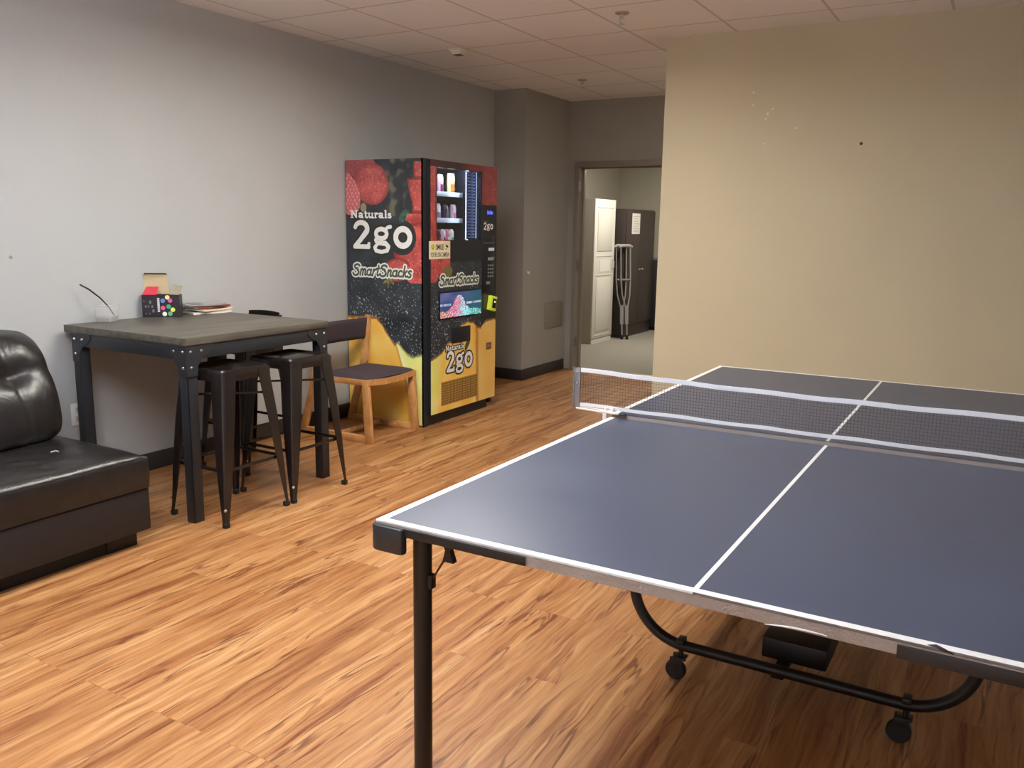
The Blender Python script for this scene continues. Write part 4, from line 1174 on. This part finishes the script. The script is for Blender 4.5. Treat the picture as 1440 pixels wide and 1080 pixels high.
def logo(face, y0, z0, w_, h_, ink, outline, parent, grow=.012):
    gl = [(G2, .98), (Gg, .96), (Go, .96)]
    gl = [([W3(s_, .2) for s_ in g], a) for g, a in gl]
    P = placed(gl, y0, z0, w_, h_, 1.35)
    r = .0022 if w_ > .2 else .0016
    if outline: raster(P, grow, face, .0005, y0-.03, z0-.07, y0+w_+.03, z0+h_+.03, r, outline, 'numeral_outline', parent)
    raster(P, 0, face, .0012, y0-.03, z0-.07, y0+w_+.03, z0+h_+.03, r, ink, 'numeral_lettering', parent)
# brush-script and slab glyphs, x-height .62, capital height 1
K = .115
SC = {
 'S': ([W3(arc(.30, .80, .20, .19, 20, 200, 12)+arc(.30, .50, .13, .12, 130, 60, 3)+arc(.26, .24, .22, .26, 60, -170, 14), K*1.15)], .56),
 'm': ([W3([(.06, 0), (.10, .55)], K), W3([(.10, .45), (.20, .60), (.27, .52), (.25, 0)], K), W3([(.27, .42), (.38, .60), (.45, .52), (.43, .12), (.47, .02), (.54, .08)], K)], .54),
 'a': ([W3(arc(.20, .29, .15, .27, 40, 330, 16), K), W3([(.35, .58), (.33, .14), (.37, .02), (.45, .10)], K)], .44),
 'r': ([W3([(.06, 0), (.10, .58)], K), W3([(.10, .38), (.20, .58), (.30, .56)], K)], .32),
 't': ([W3([(.14, .95), (.10, .16), (.14, .02), (.24, .08)], K), W3([(.0, .66), (.28, .70)], K*.8)], .28),
 'n': ([W3([(.06, 0), (.10, .58)], K), W3([(.10, .42), (.21, .60), (.30, .52), (.28, .12), (.32, .02), (.39, .08)], K)], .40),
 'c': ([W3(arc(.20, .29, .15, .27, 45, 310, 16), K)], .36),
 'k': ([W3([(.06, 0), (.10, 1.0)], K), W3([(.09, .26), (.30, .58)], K), W3([(.14, .32), (.26, .04), (.35, .06)], K)], .37),
 's': ([W3(arc(.18, .46, .11, .12, 40, 230, 10)+arc(.14, .16, .12, .16, 50, -160, 10), K)], .34)}
B = .17
def sl_(x, z, h=.11): return W3([(x-h, z), (x+h, z)], .09)
SLB = {
 'N': ([W3([(.14, .06), (.14, .92)], B), W3([(.14, .92), (.56, .08)], B), W3([(.56, .08), (.56, .92)], B), sl_(.14, .045, .13), sl_(.10, .955, .10), sl_(.58, .955, .12)], .76),
 'a': ([W3([(.10, .54), (.22, .62), (.36, .56), (.38, .40), (.38, .06), (.46, .05)], B*.9), W3(arc(.22, .20, .14, .13, 60, 330, 12), B*.9)], .56),
 't': ([W3([(.16, .82), (.16, .14), (.24, .05), (.34, .08)], B), W3([(.02, .62), (.34, .62)], .10)], .38),
 'u': ([W3([(.12, .60), (.12, .18), (.20, .06), (.34, .08), (.40, .16)], B), W3([(.42, .60), (.42, .06), (.52, .05)], B), sl_(.09, .60, .07), sl_(.38, .60, .07)], .58),
 'r': ([W3([(.14, .06), (.14, .60)], B), W3([(.16, .46), (.28, .60), (.38, .56)], B), sl_(.15, .045), sl_(.10, .60, .07)], .42),
 'l': ([W3([(.14, .06), (.14, .95)], B), sl_(.15, .045), sl_(.10, .955, .07)], .30),
 's': ([W3(arc(.20, .46, .12, .11, 35, 240, 10)+arc(.20, .19, .13, .13, 60, -150, 10), B*.85)], .40)}
def word(w_, font): return [font[ch] for ch in w_]
def fside(a, z, off): return (a, VY0-.0006-off, z)
def ffront(a, z, off): return (FX+.0006+off, a, z)
logo(fside, -2.955, 1.268, .545, .188, m_ink, m_inkd, vm, .016)
def letters(body, a, z, w_, h_, face, off, m, bold=.02, shear=0., name='lettering', sp=1.):
    bm_ = text_bm(body, w_, h_, bold, shear, .0004, sp)
    for v in bm_.verts:
        p = v.co.copy(); v.co = Vector(face(a+p.x, z+p.z, off+(-p.y)))
    return obj(name, bm_, m, vm, smooth=False)
def slab_word(a, z, w_, h_, face, outline=0.):
    P = placed(word('Naturals', SLB), a, z, w_, h_, 1.0)
    bb = (a-.02, z-.02, a+w_+.02, z+h_+.02)
    if outline: raster(P, outline, face, .0004, *bb, .0018, m_inkd, 'wordmark_outline', vm)
    raster(P, 0, face, .0012, *bb, .0018 if w_ > .1 else .0012, m_ink, 'wordmark_lettering', vm)
slab_word(-2.972, 1.487, .375, .055, fside)
for (fc, a, z, w_, h_) in ((fside, -2.965, 1.076, .54, .078), (ffront, 3.560, 1.018, .52, .070)):
    P = placed(word('SmartSnacks', SC), a, z, w_, h_, 1.0, .18, 1.05)
    bb = (a-.04, z-.03, a+w_+.05, z+h_+.03)
    raster(P, .0115, fc, .0004, *bb, .002, m_ink, 'script_outline', vm)
    raster(P, .0012, fc, .0012, *bb, .0018, m_green, 'script_lettering', vm)
logo(ffront, 3.650, .372, .36, .145, m_ink, m_inkd, vm, .013)
slab_word(3.640, .533, .243, .038, ffront, .008)
lf = MB()
b = bmesh.new(); b.faces.new([b.verts.new(ffront(p[0], p[1], .0008)) for p in ((3.895, .52), (3.905, .56), (3.94, .59), (3.975, .59), (3.965, .56), (3.94, .53), (3.91, .50))]); lf._merge(b)
obj('leaf_print', lf, m_green, vm)
logo(ffront, 4.152, 1.415, .140, .052, m_ink, None, vm)
letters('Naturals', 4.150, 1.474, .075, .014, ffront, .0004, mat('grey_lettering', (120, 118, 112), .5), bold=.0, name='wordmark_lettering')
# camera notice
sg = obj('notice_sticker', MB().box((FX, 3.435, 1.208), (FX+.0016, 3.696, 1.333)), mat('cream_sticker', (232, 222, 186), .4), vm)
def under(o, parent): o.parent = parent; return o
under(letters('SMILE', 3.515, 1.272, .100, .038, ffront, .0014, m_inkd, bold=.012), sg)
under(letters("YOU'RE ON CAMERA", 3.452, 1.222, .228, .032, ffront, .0014, m_inkd, bold=.006), sg)
fc_ = MB(); ctr = (3.478, 1.292)
b = bmesh.new(); b.faces.new([b.verts.new(ffront(ctr[0]+.021*math.cos(2*PI*k/20), ctr[1]+.021*math.sin(2*PI*k/20), .0014)) for k in range(20)]); fc_._merge(b)
under(obj('smiling_face_print', fc_, mat('sticker_yellow', (226, 204, 60), .4), vm), sg)
fe = MB(); stroke(fe, [(p[0], p[1]) for p in arc(ctr[0], ctr[1], .012, .012, 200, 340, 8)], .003, .0018, ffront, 0, 0, 1)
stroke(fe, [(ctr[0]-.007, ctr[1]+.006), (ctr[0]-.007, ctr[1]+.009)], .004, .0018, ffront, 0, 0, 1); stroke(fe, [(ctr[0]+.007, ctr[1]+.006), (ctr[0]+.007, ctr[1]+.009)], .004, .0018, ffront, 0, 0, 1)
under(obj('face_lines', fe, m_inkd, vm), sg)
cm = MB(); stroke(cm, [(3.645, 1.300), (3.665, 1.292)], .013, .0014, ffront, 0, 0, 1); stroke(cm, [(3.655, 1.296), (3.648, 1.275)], .004, .0014, ffront, 0, 0, 1); stroke(cm, [(3.632, 1.276), (3.650, 1.276)], .004, .0014, ffront, 0, 0, 1)
under(obj('camera_print', cm, m_inkd, vm), sg)
# screen
SYa, SYb, SZa, SZb = 3.562, 4.115, .780, .961
obj('screen_bezel', MB().box((FX, SYa-.012, SZa-.012), (FX+.006, SYb+.012, SZb+.012), .002), mat('gloss_black', (22, 23, 27), .15), vm)
def scr(u, v):
    c = mixc((52, 70, 110), (96, 100, 150), .5+nz(u*4, v*3, 1, 3))
    c = mixc((40, 84, 104), c, sm(.95, .3, u))
    n1 = nz(u*9, v*6, 1, 7)
    bump_ = math.exp(-((u-.45)/.16)**2)
    hgt = .25+.65*bump_+.1*n1
    if v < hgt:
        t_ = u
        c = mixc((230, 120, 150), (150, 225, 230), sm(.35, .62, t_+.2*n1))
        c = mixc((206, 130, 110), c, sm(.05, .35, t_))
        c = mixc(c, (84, 190, 170), sm(.62, .8, t_))
        q = noise.noise(Vector((u*44, v*26, 2)))
        if q > .25: c = mixc(c, (250, 250, 255), .7)
        if q < -.25: c = mixc(c, (60, 70, 110), .6)
    if abs(v-.52) < .05 and (u < .25 or u > .62): c = mixc(c, (240, 240, 250), .6+.4*nz(u*20, v, 1))
    return c
painted('screen', lambda u, v: (FX+.0066, SYa+u*(SYb-SYa), SZa+v*(SZb-SZa)), 80, 34, scr, vcol_mat('screen_glow', .15, emis=1.0), vm)
# delivery slot
obj('delivery_slot', MB().box((FX, 3.715, .580), (FX+.004, 3.972, .698), .002), mat('slot_black', (28, 30, 40), .3), vm)
# vent grille
gr = obj('vent_grille', MB().box((FX, 3.584, .132), (FX+.002, 4.082, .309)), mat('ochre_grille', (182, 142, 62), .5), vm)
sl_ = MB()
for i in range(27):
    for j in range(9):
        y = 3.592+i*.0181; z = .138+j*.0188
        sl_.box((FX+.002, y, z), (FX+.0028, y+.009, z+.0135))
obj('vent_slots', sl_, mat('dark_brown_slot', (84, 58, 36), .7), gr)
lk = obj('lock_plate', MB().box((FX, 4.207, .484), (FX+.005, 4.279, .536), .002), mat('brown_lock', (104, 70, 50), .4), vm)
obj('lock_mark', MB().box((FX+.005, 4.225, .496), (FX+.006, 4.232, .524)).box((FX+.005, 4.252, .496), (FX+.006, 4.259, .524)), mat('lock_beige', (176, 140, 110), .4), lk)
# control column
cp = obj('control_panel', MB().box((FX, 4.135, .93), (FX+.004, 4.315, 1.365), .002), mat('panel_black', (26, 28, 32), .3), vm)
obj('display', MB().box((FX+.004, 4.222, 1.253), (FX+.006, 4.305, 1.277), .001), mat('display_pale', (190, 196, 205), .3, emit=(200, 205, 215), estr=.25), cp)
under(letters('INSERT', 4.216, 1.180, .09, .024, ffront, .0046, m_ink, bold=0.0), cp)
obj('bill_slot', MB().box((FX+.004, 4.147, 1.306), (FX+.008, 4.306, 1.320), .002), mat('dim_steel', (92, 94, 98), .4, metal=.5), cp)
for j in range(4):
    for i in range(3):
        obj('key', MB().box((FX+.004, 4.212+i*.031, 1.050+j*.028), (FX+.0075, 4.230+i*.031, 1.064+j*.028), .001), mat('grey_key', (128, 132, 138), .4), cp)
obj('coin_return', MB().box((FX+.004, 4.190, .995), (FX+.009, 4.245, 1.018), .002), mat('return_grey', (150, 152, 156), .35, metal=.4), cp)
bl = MB(); 
for k in range(6): bl.box((FX, 4.205+k*.014, 1.532+(k % 2)*.004), (FX+.002, 4.215+k*.014, 1.560-(k % 3)*.004))
obj('blue_display', bl, mat('blue_display_glow', (60, 60, 200), .3, emit=(70, 78, 240), estr=2.0), vm)
# lime card reader
cr = MB().prism([(FX, .785), (FX+.05, .79), (FX+.075, .89), (FX+.045, .905), (FX, .905)], 'y', 4.205, 4.325, bev=.004)
b_ = MB().box((-.048, 0, -.06), (.048, .04, .06), .006)
Mr = Matrix.Translation((FX, 4.262, .845)) @ Matrix.Rotation(math.radians(-12), 4, 'X')
rd = MB().box((.0, -.046, -.058), (.034, .046, .058), .006, M=Mr)
rd_o = obj('card_reader', rd, mat('lime_plastic', (206, 224, 58), .4, emit=(206, 224, 58), estr=.15), vm)
sc2 = MB().box((.034, -.022, -.036), (.038, .034, .038), .002, M=Mr)
obj('reader_screen', sc2, mat('reader_black', (24, 26, 30), .15), rd_o)
sc2 = MB().box((.038, -.004, .006), (.0388, .014, .020), M=Mr)
obj('reader_icon', sc2, mat('reader_white', (240, 240, 240), .3, emit=(240, 240, 240), estr=.8), rd_o)

# snacks inside (each bag a thing)
def bag(x, y, z, w_, h_, cols, label, tilt=0):
    t = thing('snack_bag', label, 'snack bag', (x, y, z), tilt, 'snacks behind the vending window', world=False)
    def f(u, v, s_):
        e = (max(0, 1-abs(2*u-1)**4)*max(0, 1-abs(2*v-1)**3))**.6
        return (s_*.020*e+.002*math.sin(u*9+v*7)*e, (u-.5)*w_*(1-.08*math.sin(PI*v)), v*h_)
    obj('pouch', MB().surf(lambda u, v: f(u, v, 1), 10, 14).surf(lambda u, v: f(u, v, -1), 10, 14), mat('pouch_%s' % '_'.join(map(str, cols[0])), cols[0], .3), t)
    obj('pouch_print', MB().surf(lambda u, v: (f(.2+.6*u, .12+.4*v, 1)[0]+.0012, f(.2+.6*u, .12+.4*v, 1)[1], f(.2+.6*u, .12+.4*v, 1)[2]), 5, 6), mat('pouch_%s' % '_'.join(map(str, cols[1])), cols[1], .3), t)
    return t
bag(-2.455, 3.70, 1.6605, .055, .135, [(70, 62, 78), (50, 48, 58)], 'dark snack bag leftmost on the upper vending shelf')
bag(-2.455, 3.795, 1.6605, .060, .150, [(222, 176, 200), (120, 50, 84)], 'pink snack bag on the upper vending shelf')
bag(-2.455, 3.935, 1.6605, .088, .165, [(240, 226, 150), (222, 130, 40)], 'yellow and orange snack bag on the upper vending shelf')
bag(-2.455, 3.755, 1.4705, .078, .130, [(230, 222, 232), (150, 120, 160)], 'white snack bag on the middle vending shelf')
bag(-2.455, 3.865, 1.4705, .050, .125, [(66, 50, 70), (96, 76, 96)], 'dark snack bag between two pale ones on the middle vending shelf')
bag(-2.455, 3.965, 1.4705, .062, .128, [(226, 206, 224), (206, 90, 130)], 'pale pink snack bag right of the dark one on the middle vending shelf')
for y, c1, c2, l in ((3.78, (128, 40, 62), (200, 120, 150), 'maroon snack bag leftmost on the lowest vending shelf'), (3.83, (240, 226, 236), (190, 70, 120), 'white snack bag on the lowest vending shelf'),
                  (3.885, (226, 130, 160), (240, 240, 240), 'pink snack bag in the middle of the lowest vending shelf'), (3.94, (226, 244, 226), (60, 170, 110), 'green and white snack bag on the lowest vending shelf')):
    bag(-2.455, y, 1.2915, .044, .125, [c1, c2], l)

# ------------------------------------------------------------------ storage room beyond the doorway
m_wlam = mat('white_laminate', (226, 222, 212), .45); m_wside = mat('beige_cabinet_side', (178, 170, 158), .5)
wcab = thing('white_cabinet', 'tall narrow white cabinet with panelled door seen through the doorway', 'cabinet', (-3.5, 8.56, 0))
WX, wy0, wy1, wh = -3.235, 8.245, 8.87, 1.80
obj('body', MB().box((-3.74, wy0, .0), (WX-.022, wy1, wh), .002), m_wside, wcab)
obj('plinth', MB().box((WX-.021, wy0+.01, 0), (WX-.006, wy1-.01, .06)), m_wlam, wcab)
dd = MB().box((WX-.02, wy0, .065), (WX, wy1, wh), .002)
dd.box((WX, wy0+.09, 1.16), (WX+.006, wy1-.09, 1.66), .003).box((WX, wy0+.09, .15), (WX+.006, wy1-.09, .82), .003)
for z in (1.10, 1.70, .10, .86): dd.box((WX, wy0+.07, z-.008), (WX+.004, wy1-.07, z+.008), .002)
dd_o = obj('door', dd, m_wlam, wcab)
obj('handle', MB().tube([(WX+.002, wy1-.06, .93), (WX+.03, wy1-.06, .94), (WX+.03, wy1-.06, 1.03), (WX+.002, wy1-.06, 1.04)], .006, 8), m_alu, dd_o)
obj('paper_note', MB().box((WX+.001, wy0+.18, .90), (WX+.003, wy1-.14, 1.05)), mat('note_paper', (236, 234, 226), .7), dd_o)
m_dlam = mat('dark_walnut_laminate', (66, 58, 54), .45)
dc = thing('dark_cabinet', 'tall dark brown two-door cabinet with a paper note, through the doorway', 'cabinet', (-3.4, 9.68, 0))
DX, dy0, dy1, dh = -3.165, 9.10, 10.12, 1.70
obj('body', MB().box((-3.66, dy0, 0), (DX-.02, dy1, dh), .002), m_dlam, dc)
for (a, c) in ((dy0+.003, (dy0+dy1)/2-.002), ((dy0+dy1)/2+.002, dy1-.003)):
    d_o = obj('door', MB().box((DX-.019, a, .17), (DX, c, dh-.012), .002), m_dlam, dc)
    ky = (dy0+dy1)/2+(-.05 if a < 9.5 else .05)
    obj('knob', MB().lathe([(.001, 0), (.008, 0), (.008, .015), (.015, .02), (.013, .028), (.001, .03)], (DX, ky, .90), 14, M=Matrix.Rotation(PI/2, 4, 'Y')), m_alu, d_o)
pn = obj('paper_note', MB().box((DX, 9.27, 1.375), (DX+.002, 9.55, 1.645)), mat('note_paper', (236, 234, 226), .7), dc)
lnz = MB()
for k in range(7): lnz.box((DX+.002, 9.30, 1.41+k*.032), (DX+.0026, 9.50-(k % 3)*.03, 1.416+k*.032))
obj('note_lines', lnz, mat('faint_note_print', (176, 174, 168), .7), pn)
# crutches
def crutch(x, y, rz, label, first=None):
    if first: return dup(first, (x, y, 0), rz, label)
    t = thing('crutch', label, 'crutch', (x, y, 0), rz, 'pair of crutches', world=False)
    for s_ in (-1, 1):
        obj('upright', MB().tube([(-.16, s_*.075, 1.20), (-.13, s_*.075, .78), (-.11, s_*.06, .58), (-.085, s_*.018, .42), (-.07, s_*.016, .20)], .0105, 10), m_alu, t)
    obj('underarm_pad', MB().tube([(-.162, -.105, 1.205), (-.162, -.06, 1.222), (-.162, .06, 1.222), (-.162, .105, 1.205)], [.018, .024, .024, .018], 10), mat('grey_pad', (150, 148, 140), .6), t)
    obj('hand_grip', MB().tube([(-.13, -.07, .78), (-.13, .07, .78)], .015, 12), mat('grey_grip', (120, 118, 112), .6), t)
    obj('lower_tube', MB().tube([(-.09, 0, .45), (-.055, 0, .05)], .0115, 10), m_alu, t)
    obj('tip', MB().tube([(-.056, 0, .06), (-.052, 0, .0)], [.015, .02], 12), m_rubber, t)
    return t
ck = crutch(-3.08, 8.93, math.radians(-38), 'aluminium crutch leaning on the dark cabinet, nearer the doorway')
crutch(-3.02, 8.97, math.radians(-32), 'aluminium crutch leaning on the dark cabinet, behind the other crutch', ck)
# black rolling case
bc = thing('black_case', 'black upright wheeled case at the right edge of the doorway view', 'case', (-3.0, 10.3, 0))
obj('shell', MB().box((-3.40, 10.17, .04), (-3.10, 10.62, 1.00), .03, 3), mat('black_case_fabric', (30, 30, 34), .6), bc)
obj('rim_band', MB().box((-3.405, 10.165, 1.0), (-3.095, 10.625, 1.025), .006), mat('case_trim', (96, 94, 90), .4), bc)
for x in (-3.35, -3.15): obj('wheel', MB().cyl((x-.012, 10.22, .025), (x+.012, 10.22, .025), .025), m_rubber, bc)
lb = MB()
for k in range(9): lb.box((-3.1, 10.26+.02*(k % 3), .18+k*.045), (-3.0985, 10.29+.03*((k*7) % 3), .198+k*.045))
obj('white_print', lb, m_offwhite, bc)

# ------------------------------------------------------------------ camera, world
cx, cy, cz, yaw, pit, rol, f = 1.2170395340945066, -1.4912011419884508, 1.4351759413275889, -0.5214204324427567, 0.1814650286550861, 0.015596707959942663, 1199.2002570900586
fwd = Vector((math.sin(yaw)*math.cos(pit), math.cos(yaw)*math.cos(pit), -math.sin(pit)))
rt = Vector((math.cos(yaw), -math.sin(yaw), 0)); up = rt.cross(fwd)
r2 = rt*math.cos(rol)+up*math.sin(rol); u2 = r2.cross(fwd)
cam = bpy.data.cameras.new('camera'); co = bpy.data.objects.new('camera', cam); C.objects.link(co)
Mc = Matrix((r2, u2, -fwd)).transposed().to_4x4(); Mc.translation = (cx, cy, cz); co.matrix_world = Mc
cam.sensor_width = 36; cam.lens = f/1440*36; cam.clip_start = .05; cam.clip_end = 60
bpy.context.scene.camera = co
w = bpy.data.worlds.new('world'); bpy.context.scene.world = w; w.use_nodes = True
w.node_tree.nodes['Background'].inputs[0].default_value = (.9, .92, 1, 1); w.node_tree.nodes['Background'].inputs[1].default_value = .02
vs = bpy.context.scene.view_settings
vs.view_transform = 'Standard'; vs.look = 'None'; vs.gamma = 1; vs.exposure = 0.0; vs.use_curve_mapping = False
for o in bpy.data.objects:
    if 'W' in o: del o['W']
